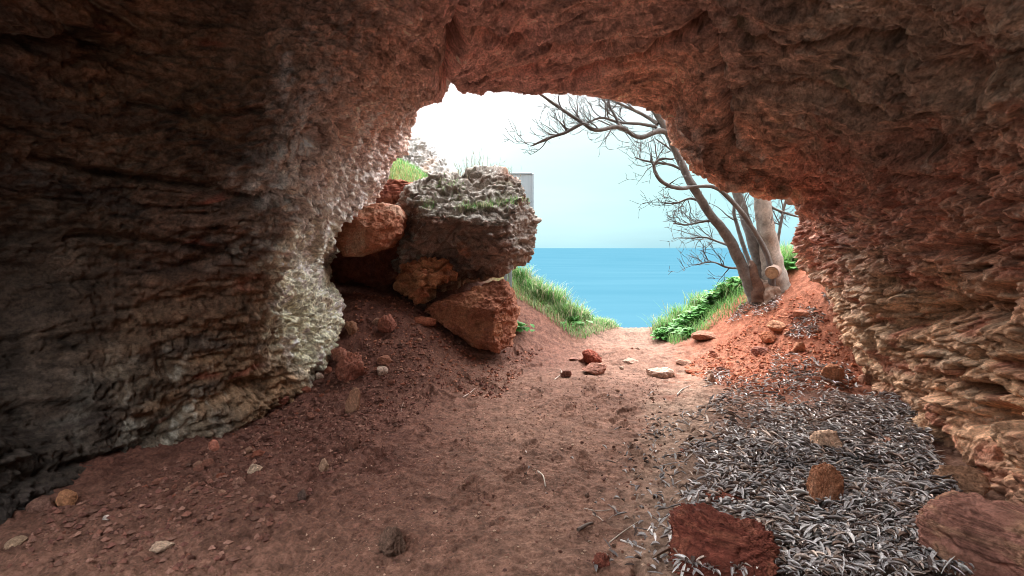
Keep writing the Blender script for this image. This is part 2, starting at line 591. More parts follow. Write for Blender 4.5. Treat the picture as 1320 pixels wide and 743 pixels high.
rows = [14, 14, 16, 60, 150, 170, 120, 110, 60, 40, 24, 16]
pr_ = np.concatenate([np.linspace(k, k + 1, rows[k], endpoint=False) for k in range(K - 1)] + [[K - 1.0]])
SEG = 94
pc_ = np.linspace(0, NC - 1, (NC - 1) * SEG + 1)
cv = np.einsum('rk,knd,cn->rcd', cr_matrix(pr_, K), rings, cr_matrix(pc_, NC))
nr_, nc_ = cv.shape[:2]


def grid_normals(g):
    dr = np.gradient(g, axis=0)
    dc = np.gradient(g, axis=1)
    nn = np.cross(dr, dc)
    ln = np.linalg.norm(nn, axis=2, keepdims=True)
    return nn / np.maximum(ln, 1e-9)


nrm = grid_normals(cv)
mid = cv[int(sum(rows[:5])), nc_ // 2]
if nrm[int(sum(rows[:5])), nc_ // 2, 2] > 0:       # roof normal must point down, into the cave
    nrm = -nrm
p = cv.reshape(-1, 3)
nv = nrm.reshape(-1, 3)
cu, cvv = project(p)
front = sstep(1.0, 2.2, p[:, 1])

# kinds of rock (far-left tones darkened to stand in for shade), anchored where the photo shows them: (u, v, radius, kind, colour)
LW, PI_, RF, DC, RB, TW = range(6)
ANCH = [
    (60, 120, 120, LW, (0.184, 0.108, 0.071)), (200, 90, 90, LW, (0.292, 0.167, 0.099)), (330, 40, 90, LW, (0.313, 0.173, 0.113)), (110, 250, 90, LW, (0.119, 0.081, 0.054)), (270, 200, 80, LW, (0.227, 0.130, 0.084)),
    (240, 330, 80, LW, (0.184, 0.092, 0.059)), (20, 400, 85, LW, (0.059, 0.045, 0.037)), (130, 400, 70, LW, (0.140, 0.095, 0.065)), (260, 440, 70, LW, (0.281, 0.167, 0.097)), (310, 480, 45, LW, (0.346, 0.216, 0.119)), (90, 560, 90, LW, (0.092, 0.069, 0.052)), (20, 640, 90, LW, (0.043, 0.035, 0.030)), (220, 520, 45, LW, (0.324, 0.270, 0.194)),  # lower far-left tones near black: shade painted into the rock colour
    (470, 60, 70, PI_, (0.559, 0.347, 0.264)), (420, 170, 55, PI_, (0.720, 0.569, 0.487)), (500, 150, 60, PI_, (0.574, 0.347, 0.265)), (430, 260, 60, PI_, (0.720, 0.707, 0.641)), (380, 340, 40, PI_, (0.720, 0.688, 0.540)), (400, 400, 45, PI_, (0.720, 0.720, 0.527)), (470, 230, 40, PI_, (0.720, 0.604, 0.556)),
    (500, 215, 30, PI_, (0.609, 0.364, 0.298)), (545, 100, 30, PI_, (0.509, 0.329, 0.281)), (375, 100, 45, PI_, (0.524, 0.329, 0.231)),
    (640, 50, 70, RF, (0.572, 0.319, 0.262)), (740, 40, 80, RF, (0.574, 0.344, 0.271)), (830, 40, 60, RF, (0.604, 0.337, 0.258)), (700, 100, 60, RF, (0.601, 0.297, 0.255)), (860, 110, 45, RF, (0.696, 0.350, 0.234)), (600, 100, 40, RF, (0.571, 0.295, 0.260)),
    (960, 60, 70, DC, (0.424, 0.261, 0.204)), (1060, 90, 80, DC, (0.316, 0.224, 0.163)), (1100, 30, 60, DC, (0.410, 0.283, 0.204)), (1000, 140, 60, DC, (0.285, 0.199, 0.150)), (1180, 90, 60, DC, (0.315, 0.208, 0.152)), (1120, 165, 60, DC, (0.268, 0.175, 0.133)),
    (980, 222, 45, DC, (0.650, 0.308, 0.195)), (910, 190, 25, DC, (0.624, 0.339, 0.240)),
    (1060, 215, 35, RB, (0.449, 0.153, 0.100)), (1160, 250, 50, RB, (0.426, 0.170, 0.112)), (1260, 260, 70, RB, (0.403, 0.188, 0.124)), (1300, 120, 50, RB, (0.404, 0.265, 0.183)), (1270, 40, 50, RB, (0.345, 0.228, 0.159)),
    (1060, 300, 35, TW, (0.460, 0.251, 0.196)), (1120, 300, 45, TW, (0.400, 0.223, 0.167)), (1080, 360, 35, TW, (0.490, 0.316, 0.216)), (1150, 400, 50, TW, (0.470, 0.298, 0.181)), (1250, 370, 70, TW, (0.420, 0.214, 0.132)), (1240, 470, 70, TW, (0.460, 0.279, 0.162)),
    (1200, 530, 45, TW, (0.460, 0.251, 0.157)), (1280, 560, 60, TW, (0.430, 0.242, 0.137)), (1290, 660, 60, TW, (0.360, 0.186, 0.127)),
]
wq = p * 1.6
uw = cu + fbm(wq, 4, 101) * 55 + fbm(p * 6.0, 4, 103) * 40
vw = cvv + fbm(wq, 4, 102) * 55 + fbm(p * 6.0, 4, 104) * 40
W = np.zeros((len(p), 6), f32)
base_c = np.zeros((len(p), 3), f32)
tot = np.full(len(p), 1e-7, f32)
dmin = np.full(len(p), 1e9, f32)
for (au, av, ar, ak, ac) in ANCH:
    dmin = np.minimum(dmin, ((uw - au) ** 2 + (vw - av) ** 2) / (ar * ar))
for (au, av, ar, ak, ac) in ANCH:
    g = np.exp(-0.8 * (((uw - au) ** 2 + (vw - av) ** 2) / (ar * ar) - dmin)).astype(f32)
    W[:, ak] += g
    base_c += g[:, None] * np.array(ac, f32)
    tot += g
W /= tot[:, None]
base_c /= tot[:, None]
base_c *= (1 - .28 * W[:, 0])[:, None]  # whole left wall toned down, shade put into its colour
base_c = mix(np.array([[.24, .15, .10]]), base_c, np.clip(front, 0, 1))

# --- relief (metres towards the inside of the cave)
d = fbm(p * 0.85, 3, 1) * 0.17 * front
wp = p + np.stack([fbm(p * 1.3, 2, 201), fbm(p * 1.3, 2, 202), fbm(p * 1.3, 2, 203)], 1) * 0.10
strata = fbm(wp * np.array([1.0, 0.8, 5.5]), 5, 2)
terr = ridged(wp * np.array([0.9, 0.7, 6.5]), 3, 3)
ca, sa = math.cos(math.radians(-38)), math.sin(math.radians(-38))
rx = wp[:, 0] * ca + wp[:, 1] * sa
ry = -wp[:, 0] * sa + wp[:, 1] * ca
roofq = np.stack([rx * 0.9, ry * 4.6, wp[:, 2] * 3.0], 1)
streak = fbm(roofq, 5, 4)
crackr = ridged(roofq * np.array([0.8, 0.75, 0.8]), 2, 6)
f1, f2 = worley(wp * np.array([6.0, 5.0, 11.0]), 5)
pocket = sstep(0.50, 0.12, f1)
g1, g2 = worley(wp * np.array([13.0, 12.0, 17.0]), 8)
pits = sstep(0.55, 0.15, g1)
kn, _ = worley(wp * np.array([9.0, 8.0, 12.0]), 12)
knob = sstep(0.6, 0.1, kn)
fine = fbm(wp * 13.0, 4, 10)
vfine = fbm(wp * 42.0, 2, 11)
blot = sstep(-0.1, 0.45, fbm(wp * 1.9, 3, 14))
wl_, wpi, wrf, wdc, wrb, wtw = W.T
d += wl_ * (strata * 0.075 + sstep(0.6, 0.95, terr) * -0.045 - pits * 0.012 + fine * 0.016 - pocket * 0.03 * blot)
d += wpi * (fbm(wp * np.array([3.0, 3.0, 2.4]), 4, 15) * 0.075 + knob * 0.028 - pits * 0.036 - pocket * 0.035 * blot + fine * 0.026)
d += wrf * (streak * 0.085 - sstep(0.80, 0.97, crackr) * 0.045 + fine * 0.017 - pits * 0.007)
d += wdc * (streak * 0.085 + strata * 0.02 - sstep(0.80, 0.97, crackr) * 0.05 + fine * 0.018 - pocket * 0.03 * blot)
d += wrb * (fbm(wp * np.array([2.2, 2.2, 4.0]), 4, 16) * 0.075 + knob * 0.03 - pits * 0.03 - pocket * 0.05 * blot + fine * 0.026)
d += wtw * (strata * 0.075 + fbm(wp * 3.2, 3, 18) * 0.06 + knob * 0.016 - pocket * 0.10 * sstep(-.2, .3, fbm(wp * 1.6, 2, 23)) - pits * 0.02 - sstep(0.7, 0.98, terr) * 0.055 + fine * 0.026)
jit = np.stack([fbm(p * 5.0, 3, 211), fbm(p * 5.0, 3, 212), fbm(p * 5.0, 3, 213)], 1)
sq = p + jit * 0.07
sq[:, 2] += sq[:, 1] * 0.10
bA, eA = blocks(sq * np.array([2.6, 2.2, 9.0]), 31)          # bedded slabs
bB, eB = blocks((p + jit * 0.04) * np.array([8.0, 7.0, 20.0]), 32)   # chips
rq = np.stack([((p[:, 0] + jit[:, 0] * .08) * ca + (p[:, 1] + jit[:, 1] * .08) * sa) * 1.8, (-(p[:, 0] + jit[:, 0] * .08) * sa + (p[:, 1] + jit[:, 1] * .08) * ca) * 7.0, p[:, 2] * 7.0], 1)
bC, eC = blocks(rq, 33)
bD, eD = blocks((p + jit * 0.03) * 17.0, 34)
d += (wl_ * 0.030 + wtw * 0.038 + wrb * 0.02 + wpi * .018) * bA + (wl_ * 0.014 + wtw * 0.020 + wrb * .018 + wpi * .014) * bB
d += (wrf * 0.022 + wdc * 0.026) * bC + (wrf * .007 + wdc * .008 + wpi * .014 + wrb * .014 + wl_ * .005 + wtw * .008) * bD
d -= (wl_ + wtw) * 0.016 * np.exp(-(eA / .06) ** 2) + (wrf + wdc) * 0.014 * np.exp(-(eC / .07) ** 2) * sstep(-0.1, .3, jit[:, 0] + jit[:, 2])
bE, eE = blocks((p + jit * 0.12) * np.array([1.7, 1.5, 4.2]), 35)
d += (wtw * .055 + wrb * .05 + wpi * .03 + wl_ * .03) * bE - (wtw + wrb * .5) * .03 * np.exp(-(eE / .07) ** 2)
rl = sstep(.90, .99, ridged((p + jit * .1) * np.array([2.6, 2.4, 5.5]), 2, 47))
d -= rl * .035 * (wl_ + wtw + wrb + wdc + wrf * .7)
d += fbm(p * np.array([20., 20., 30.]), 3, 48) * (.014 - .009 * (wrf + wdc))
d += (wrf + wdc) * (fbm(roofq * np.array([2.2, 2.6, 2.6]), 4, 49) * .028 - sstep(.86, .98, ridged(roofq * np.array([.9, 1.1, 1.0]) + 5, 2, 50)) * .04)
d += fbm(p * 27.0, 3, 19) * 0.010 + vfine * 0.006

# joints and cavities that stand out in the photo
ju = cu + fbm(p * 6, 3, 301) * 7
jv = cvv + fbm(p * 6, 3, 302) * 7
vis = front * (p[:, 1] < 7.2)


def joint(pts, w, depth):
    global d
    dd = polydist(ju, jv, pts)
    d = d - depth * np.exp(-(dd / w) ** 2) * vis


joint([(598, -10), (590, 30), (588, 52)], 4, 0.10)
joint([(588, 45), (582, 66), (571, 84), (566, 100), (582, 124)], 7.5, 0.42)
joint([(745, 98), (790, 82), (832, 64), (868, 52), (900, 38)], 6, 0.22)
joint([(896, 28), (912, 48), (918, 90), (926, 130), (942, 186)], 6, 0.18)
joint([(0, 58), (55, 60), (110, 46), (150, 58)], 7, 0.22)
joint([(90, 84), (150, 70), (190, 40), (130, 10)], 5, 0.10)
joint([(130, 330), (230, 345), (320, 300)], 5, 0.05)
joint([(1040, 186), (1090, 205), (1170, 232), (1300, 262)], 6, 0.07)
joint([(590, 112), (640, 92), (690, 84)], 4, 0.12)
joint([(610, 40), (660, 52), (720, 60), (780, 58)], 5, .12)
joint([(940, 40), (1010, 62), (1080, 50), (1150, 62)], 6, .16)
joint([(960, 120), (1030, 112), (1100, 130)], 5, .12)
joint([(170, 130), (250, 150), (330, 140)], 5, .14)
joint([(40, 200), (140, 225), (260, 240), (330, 262)], 5, .14)
joint([(90, 300), (200, 310), (300, 330)], 5, .12)
joint([(1190, 480), (1250, 500), (1320, 520)], 5, 0.08)
joint([(1170, 440), (1230, 462), (1320, 470)], 5, 0.08)
for (au, av, ru, rv, dep) in [(1232, 106, 30, 24, .34), (1166, 186, 32, 20, .30), (1256, 404, 22, 14, .17), (1160, 412, 14, 14, .13), (1203, 404, 24, 12, .13), (1267, 375, 12, 9, .12), (1266, 538, 24, 13, .16),
                              (1304, 470, 20, 8, .15), (1251, 498, 18, 7, .12), (1222, 325, 26, 11, .13), (1128, 330, 10, 8, .08), (1075, 130, 14, 8, .06), (10, 420, 70, 120, .55), (128, 62, 22, 9, .2),
                              (215, 470, 24, 14, .13), (320, 500, 26, 12, .10), (262, 385, 30, 14, .12), (60, 540, 50, 30, .2), (380, 395, 9, 8, .08), (346, 415, 9, 8, .08), (412, 372, 10, 8, .08), (520, 95, 7, 5, .07)]:
    kk = 1.6 if (au > 1040 and av > 300) else .8
    ru, rv = ru * (1.25 if au > 1040 else 1), rv * (1.25 if au > 1040 else 1)
    d = d - dep * kk * np.exp(-(((ju - au) / ru) ** 2 + ((jv - av) / rv) ** 2) ** 1.5) * vis
# hanging calcite fringe and flowstone seam under the roof edge
for pts, w, h_ in (([(872, 145), (884, 170), (892, 196)], 6, .07), ([(900, 168), (903, 190), (900, 206)], 4, .08), ([(918, 60), (926, 110), (934, 150), (950, 186), (985, 205)], 3.5, .05), ([(560, 60), (545, 90)], 8, .05)):
    d = d + h_ * np.exp(-(polydist(ju, jv, pts) / w) ** 2) * vis
d = d * np.clip(np.linalg.norm(p - np.array([0, -4.4, EYE]), axis=1) / 1.0, 0, 1)
p3 = p + nv * d[:, None]

# --- colour of the rock, with shade painted into its far-left end
c = base_c.copy()
n1 = fbm(wp * 2.4, 5, 401)
n2 = fbm(wp * 6.5, 4, 402)
n3 = fbm(wp * 17.0, 4, 403)
c = c * np.clip(1 + 0.45 * n1 + 0.45 * n2 + 0.5 * n3 + 0.16 * bB + 0.12 * bD, 0.25, 2.2)[:, None]
# left wall: black stains following the beds, ochre and rusty lenses, pale flowstone near the floor
st = sstep(0.05, 0.5, fbm(wp * np.array([1.1, 0.8, 4.0]), 4, 410))
c = mix(c, np.array([.055, .042, .036]), wl_ * st * 0.75)
dark_end = sstep(60, 260, cu + (cvv - 400) * -.15 + n2 * 60)  # keeps ochre and rust off the end painted dark as shade
c = mix(c, np.array([.36, .20, .10]), dark_end * wl_ * sstep(0.25, 0.6, fbm(wp * np.array([1.5, 0.9, 4.5]), 4, 411)) * 0.55)
c = mix(c, np.array([.27, .075, .045]), dark_end * wl_ * sstep(0.38, 0.6, fbm(wp * np.array([1.6, 1.0, 5]), 3, 412)) * 0.7)
pale = sstep(0.15, 0.5, fbm(wp * np.array([4.5, 4.5, 2.0]), 4, 413))
lowl = np.exp(-((cu - 215) / 75) ** 2 - ((cvv - 525) / 60) ** 2)
pale = sstep(0.1, 0.4, fbm(wp * np.array([7., 7., 3.5]), 5, 413) + .35 * n3 + .15 * bD)
c = mix(c, np.array([.50, .48, .40]), np.clip(wl_ * pale * lowl * .9, 0, 1))
# spur: calcite crust on the knobs
crust = sstep(-0.22, 0.42, fbm(wp * np.array([5, 5, 3.2]), 5, 420) + 0.22 * n3 + 0.25 * knob - 0.25)
c = mix(c, np.array([.74, .67, .63]), np.clip(wpi * crust * sstep(40, 200, cvv + (500 - cu) * 0.7) * 1.0, 0, 1))
c = mix(c, np.array([.30, .14, .09]), wpi * sstep(0.3, 0.6, fbm(wp * 3.6, 4, 421)) * 0.6)
# roof: rusty and grey-mauve streaks
c = mix(c, np.array([.19, .125, .11]), (wrf + wdc * 0.8) * sstep(0.15, 0.6, fbm(roofq * np.array([1, 1.3, 1]), 4, 430)) * 0.6)
c = mix(c, np.array([.58, .33, .25]), wrf * sstep(0.2, 0.6, fbm(roofq * 1.7 + 3, 4, 431)) * 0.5)
c = mix(c, np.array([.17, .17, .095]), wdc * sstep(0.22, 0.55, fbm(wp * 2.2, 4, 432)) * 0.5)
c = mix(c, np.array([.48, .40, .33]), np.clip((wdc + wrb) * sstep(0.36, 0.6, fbm(wp * np.array([4, 4, 6]), 4, 433)), 0, 1) * 0.55)
# right wall: red matrix between pale pebbly beds
c = mix(c, np.array([.36, .12, .075]), (wrb * 0.6 + wtw * 0.75) * sstep(0.05, 0.4, fbm(wp * np.array([2.2, 2, 4.5]), 4, 440)))
c = mix(c, np.array([.56, .41, .285]), np.clip(wtw * sstep(0.15, 0.55, fbm(wp * np.array([3, 3, 8]), 4, 441) + 0.2 * knob), 0, 1) * 0.6)
c = mix(c, np.array([.50, .33, .24]), wrb * knob * 0.35)
for pts, w, cc in (([(872, 145), (884, 170), (892, 196)], 9, (.62, .50, .44)), ([(900, 168), (903, 190), (900, 206)], 5, (.66, .56, .5)), ([(918, 60), (926, 110), (934, 150), (950, 186), (985, 205)], 4, (.55, .48, .42)),
                   ([(1075, 20), (1098, 14)], 14, (.48, .41, .33)), ([(395, 130), (430, 95)], 10, (.58, .53, .50)), ([(448, 300), (458, 280)], 5, (.46, .50, .56))):
    c = mix(c, np.array(cc), np.exp(-(polydist(ju, jv, pts) / w) ** 2) * vis * np.clip(0.55 + 0.8 * n3, 0, 1))
wceil = (wrf + wdc)[:, None]
cq = np.where(wceil > .5, roofq * np.array([4.0, 4.5, 5.0]), np.where((wl_ > .5)[:, None], wp * np.array([9., 7., 34.]), p * np.array([22., 22., 30.])))
patch = sstep(-.35, .35, fbm(p * 1.7, 3, 453))
spk = sstep(.10, .42, fbm(cq, 4, 451)) * (.45 + .55 * patch)
pal_ = sstep(.14, .45, fbm(cq * .8 + 3, 4, 452)) * (1 - .7 * patch)
c = c * (1 - .55 * spk)[:, None]
c = c * (1 + .65 * pal_ * (1 - .4 * wl_))[:, None]
lum = c @ np.array([.3, .6, .1])
c = mix(c, lum[:, None] * np.array([[1.08, .98, .93]]), np.full(len(c), .06))
c = c * 1.12
# weathered grey outside
outm = np.zeros((nr_, nc_))
outm[int(sum(rows[:9])):] = 1
c = mix(c, np.array([.30, .26, .22]), outm.ravel() * 0.7)

allf = grid_faces(nr_, nc_).reshape(nr_ - 1, nc_ - 1, 4)
# outward-facing order so that the inside is the front
def sub_mesh(name, c0, c1, label):
    fs = allf[:, c0:c1]
    keep = np.ones(fs.shape[:2], bool)
    if c1 <= cR:      # unseen opening added behind the camera, letting in skylight to brighten the interior
        jag = (6 * np.sin(np.arange(fs.shape[1]) * .11)).astype(int)
        for k in range(fs.shape[1]):
            if 2.6 * SEG < k + c0 < 5.5 * SEG:
                keep[14 + jag[k] // 3:38 + jag[k], k] = False
    fs = fs[keep].reshape(-1, 4)
    cols_ = np.arange(c0, c1 + 1)
    idx = (np.arange(nr_)[:, None] * nc_ + cols_[None, :]).ravel()
    remap = np.full(nr_ * nc_, -1, np.int64)
    remap[idx] = np.arange(len(idx))
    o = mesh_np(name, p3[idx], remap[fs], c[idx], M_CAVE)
    return tag(o, label, kind="structure")


cL = int(4.95 * SEG)
cR = int(9.0 * SEG)
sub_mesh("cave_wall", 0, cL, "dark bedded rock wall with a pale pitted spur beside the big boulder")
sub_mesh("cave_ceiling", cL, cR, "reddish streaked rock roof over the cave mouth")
sub_mesh("cave_wall", cR, nc_ - 1, "tan pocketed rock wall beside the dry litter")

# ------------------------------------------------------------------ boulders with traced outlines
def boulder(name, outline, y, thick, planes, col_fn, label, cat="boulder", seed=1, rough=0.05, nphi=360, nlam=170, e=0.6, fine=0.014, blk=1.0):
    pts = np.array([P(u, v, y) for u, v in outline])
    cen = pts.mean(0)
    dx, dz = pts[:, 0] - cen[0], pts[:, 2] - cen[2]
    ang = np.arctan2(dz, dx)
    o_ = np.argsort(ang)
    ang, rad = ang[o_], np.hypot(dx, dz)[o_]
    ph = np.linspace(-math.pi, math.pi, nphi, endpoint=False)
    # straight edges between the traced corners
    ax, az = rad * np.cos(ang), rad * np.sin(ang)
    X = np.concatenate([[ax[-1]], ax, [ax[0]]])
    Z = np.concatenate([[az[-1]], az, [az[0]]])
    R = np.full(nphi, 0.05)
    for k in range(len(X) - 1):
        x0, z0, x1, z1 = X[k], Z[k], X[k + 1], Z[k + 1]
        cx, cz = np.cos(ph), np.sin(ph)
        den = cx * (z1 - z0) - cz * (x1 - x0)
        den = np.where(np.abs(den) < 1e-9, 1e-9, den)
        t = (x0 * (z1 - z0) - z0 * (x1 - x0)) / den
        s = (x0 * cz - z0 * cx) / den
        ok = (t > 0) & (s >= -1e-6) & (s <= 1 + 1e-6)
        R = np.where(ok, np.maximum(R, t), R)
    lam = np.linspace(0.02, math.pi - 0.02, nlam)
    r = np.sin(lam) ** e
    yy = -thick * np.sign(np.cos(lam)) * np.abs(np.cos(lam)) ** e
    g = np.zeros((nlam, nphi, 3))
    g[:, :, 0] = r[:, None] * (R * np.cos(ph))[None]
    g[:, :, 2] = r[:, None] * (R * np.sin(ph))[None]
    g[:, :, 1] = yy[:, None]
    q = g.reshape(-1, 3)
    for (nn, dd) in planes:
        nn = np.array(nn, float)
        nn /= np.linalg.norm(nn)
        ex = q @ nn - dd - 0.10 * thick * fbm((q + cen) * 2.6 + seed, 3, seed + 20)
        q = q - np.maximum(ex, 0)[:, None] * nn * 0.97
    g = q.reshape(nlam, nphi, 3)
    dr = np.gradient(g, axis=0)
    dc = np.roll(g, -1, 1) - np.roll(g, 1, 1)
    nn = np.cross(dr, dc)
    nn /= np.maximum(np.linalg.norm(nn, axis=2, keepdims=True), 1e-9)
    if (nn * g).sum() < 0:
        nn = -nn
    nn = nn.reshape(-1, 3)
    wpos = q + cen
    s = seed * 13.7
    h = fbm(wpos * 2.2 + s, 4, seed) * rough * 1.6 + (ridged(wpos * np.array([1.8, 1.8, 7.5]) + s, 3, seed + 3) - 0.5) * rough * 1.05
    jt = np.stack([fbm(wpos * 5, 2, 61), fbm(wpos * 5, 2, 62), fbm(wpos * 5, 2, 63)], 1) * .06
    bk, be = blocks((wpos + jt) * np.array([3.2, 3.2, 7.0]) + s, seed + 9)
    bk2, _ = blocks((wpos + jt) * np.array([10., 10., 17.0]) + s, seed + 10)
    h = h + bk * rough * .75 * blk + bk2 * rough * .28 * blk - rough * .5 * blk * np.exp(-(be / .07) ** 2)
    w1, _ = worley(wpos * np.array([9, 9, 12]) + s, seed + 5)
    h = h - sstep(0.45, 0.12, w1) * rough * 0.7 + fbm(wpos * 13 + s, 4, seed + 7) * fine * 1.5 + fbm(wpos * 40, 2, seed + 8) * fine * 0.4
    q2 = q + nn * h[:, None]
    q2[:nphi] = q2[:nphi].mean(0)
    q2[-nphi:] = q2[-nphi:].mean(0)
    c = col_fn(wpos, nn, h)
    v = q2
    fq = grid_faces(nlam, nphi, True)
    ob = mesh_np(name, v, fq, c, M_STONE, loc=cen)
    return tag(ob, label, cat)


def col_main(w, n, h):
    a = np.tile(np.array([.25, .165, .13]), (len(w), 1))
    t1 = fbm(w * 2.6, 4, 501)
    t2 = fbm(w * 9, 4, 502)
    a = mix(a, (.115, .075, .062), sstep(0.0, 0.5, t1) * 0.8)
    a = mix(a, (.36, .15, .085), sstep(0.2, 0.5, fbm(w * 2.2 + 5, 4, 503)) * sstep(1.75, 1.4, w[:, 2]) * 0.8)
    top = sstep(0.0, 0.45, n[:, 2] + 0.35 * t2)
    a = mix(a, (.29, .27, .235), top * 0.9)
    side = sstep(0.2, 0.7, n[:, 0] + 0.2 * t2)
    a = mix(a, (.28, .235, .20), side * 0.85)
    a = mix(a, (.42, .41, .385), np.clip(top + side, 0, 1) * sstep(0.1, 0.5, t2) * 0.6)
    a = mix(a, (.13, .125, .085), top * sstep(0.1, 0.45, fbm(w * 6 + 9, 4, 504)) * 0.75)
    a = mix(a, (.30, .12, .08), np.exp(-((w[:, 0] - 0.02) / .16) ** 2 - ((w[:, 2] - 2.62) / .12) ** 2) * 0.8)
    return a * (1 + 0.4 * t2)[:, None]


def col_red(c0, c1, c2):
    def fn(w, n, h):
        t1 = fbm(w * 3, 4, 511)
        t2 = fbm(w * 11, 4, 512)
        a = np.tile(np.array(c0), (len(w), 1))
        a = mix(a, c1, sstep(-0.1, 0.45, t1))
        a = mix(a, c2, sstep(0.1, 0.5, t2) * 0.7)
        return a * (1 + 0.4 * t2)[:, None]
    return fn


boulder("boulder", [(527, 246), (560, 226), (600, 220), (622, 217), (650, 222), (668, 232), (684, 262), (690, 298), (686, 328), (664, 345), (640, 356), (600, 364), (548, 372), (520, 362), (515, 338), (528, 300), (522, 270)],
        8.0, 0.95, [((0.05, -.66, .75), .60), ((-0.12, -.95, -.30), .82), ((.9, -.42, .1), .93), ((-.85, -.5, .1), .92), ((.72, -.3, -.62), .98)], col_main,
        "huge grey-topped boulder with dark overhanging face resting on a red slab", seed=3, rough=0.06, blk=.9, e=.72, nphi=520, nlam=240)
boulder("boulder", [(546, 397), (574, 385), (612, 371), (650, 360), (660, 376), (670, 400), (668, 418), (662, 442), (644, 452), (612, 442), (580, 422)],
        7.15, 0.55, [((-.45, -.85, .28), .42), ((.86, -.5, -.1), .40), ((-.2, -.5, .85), .34)], col_red((.27, .105, .062), (.36, .16, .09), (.19, .085, .06)),
        "wedge-shaped red slab tilted under the huge grey-topped boulder", seed=11, rough=0.038, blk=.35)
boulder("boulder", [(433, 312), (446, 290), (466, 271), (492, 262), (512, 266), (521, 280), (516, 302), (500, 320), (476, 329), (448, 330)],
        7.15, 0.5, [((.25, -.7, .65), .33), ((-.4, -.9, -.2), .38), ((.5, -.8, -.3), .40)], col_red((.40, .17, .10), (.48, .29, .20), (.33, .12, .075)),
        "rounded orange boulder wedged against the pale spur", seed=21, rough=0.03, blk=.15)
boulder("boulder", [(508, 360), (520, 343), (548, 331), (574, 338), (584, 356), (560, 366), (548, 384), (520, 380)],
        7.3, 0.4, [((-.2, -.75, .6), .26), ((-.7, -.7, -.1), .22), ((.5, -.8, .2), .25)], col_red((.42, .20, .105), (.40, .15, .08), (.26, .12, .08)),
        "small orange rock tucked below the front face of the huge boulder", seed=31, rough=0.07, nphi=220, nlam=110)
boulder("boulder", [(425, 300), (470, 262), (488, 240), (512, 232), (540, 238), (552, 262), (548, 300), (540, 360), (500, 385), (440, 385), (418, 350)],
        8.35, 0.5, [((-.1, -.9, .35), .42)], col_red((.22, .075, .05), (.28, .11, .065), (.14, .06, .05)),
        "dark red rock filling the gap behind the rounded orange boulder", seed=41, rough=0.05, nphi=260, nlam=130)


def col_outcrop(w, n, h):
    t2 = fbm(w * 7, 4, 521)
    a = np.tile(np.array([.33, .325, .315]), (len(w), 1))
    a = mix(a, (.22, .22, .20), sstep(0.05, 0.4, t2))
    a = mix(a, (.30, .20, .14), sstep(0.1, 0.5, fbm(w * 2, 3, 522)) * sstep(3.6, 3.0, w[:, 2]) * 0.7)
    return a * (1 + 0.3 * fbm(w * 20, 3, 523))[:, None]


boulder("rock_outcrop", [(470, 250), (490, 195), (516, 186), (537, 181), (552, 189), (566, 206), (584, 222), (604, 240), (590, 262), (520, 268)],
        11.5, 1.0, [((.4, -.7, .6), .62)], col_outcrop, "pale grey rocky outcrop beyond the grassy ledge outside the cave", "outcrop", seed=51, rough=0.07, nphi=300, nlam=140)

# ------------------------------------------------------------------ loose stones
_ico = {}


def ico(sub):
    if sub not in _ico:
        import bmesh
        bm = bmesh.new()
        bmesh.ops.create_icosphere(bm, subdivisions=sub, radius=1.0)
        v = np.array([x.co[:] for x in bm.verts])
        fc = np.array([[q.index for q in f_.verts] for f_ in bm.faces])
        bm.free()
        _ico[sub] = (v, fc)
    return _ico[sub]


def stone_mesh(size, seed, sub=5, facets=9, rough=0.12, col=(.3, .12, .08), col2=None, pit=0.0, box=1.0):
    """a facetted stone of half-extents `size`, returned as (verts, faces, colours)"""
    v, fc = ico(sub)
    rng = np.random.RandomState(seed)
    q = np.sign(v) * np.abs(v) ** box
    for k in range(facets):
        nn = rng.normal(size=3)
        nn /= np.linalg.norm(nn)
        dd = rng.uniform(0.55, 0.85) * (1.25 if box < 1 else 1)
        q = q - np.maximum(q @ nn - dd, 0)[:, None] * nn * 0.95
    q /= np.abs(q).max(0)
    nn = q / np.linalg.norm(q, axis=1)[:, None]
    s = seed * 3.17
    h = fbm(q * 1.6 + s, 3, seed) * rough + fbm(q * 5.5 + s, 4, seed + 1) * rough * 0.55
    h = h + fbm(q * 14.0 + s, 3, seed + 6) * rough * .4 + (ridged(q * 2.4 + s, 3, seed + 8) - .5) * rough * .6
    if pit:
        w1, _ = worley(q * 3.2 + s, seed)
        h = h - sstep(0.5, 0.1, w1) * pit
        w2, _ = worley(q * 7.0 + s, seed + 3)
        h = h + sstep(0.5, 0.1, w2) * pit * 0.5
    q = q + nn * h[:, None]
    t = fbm(v * 2.2 + s, 4, seed + 2)
    t2 = fbm(v * 8 + s, 3, seed + 4)
    c = np.tile(np.array(col), (len(q), 1))
    c = mix(c, col2 if col2 is not None else np.array(col) * 1.45, sstep(-0.05, 0.4, t) * 0.75)
    c = c * np.clip(1 + 0.45 * t2 + .5 * fbm(v * 20 + s, 3, seed + 11), .3, 2)[:, None]
    return q * np.array(size), fc, c


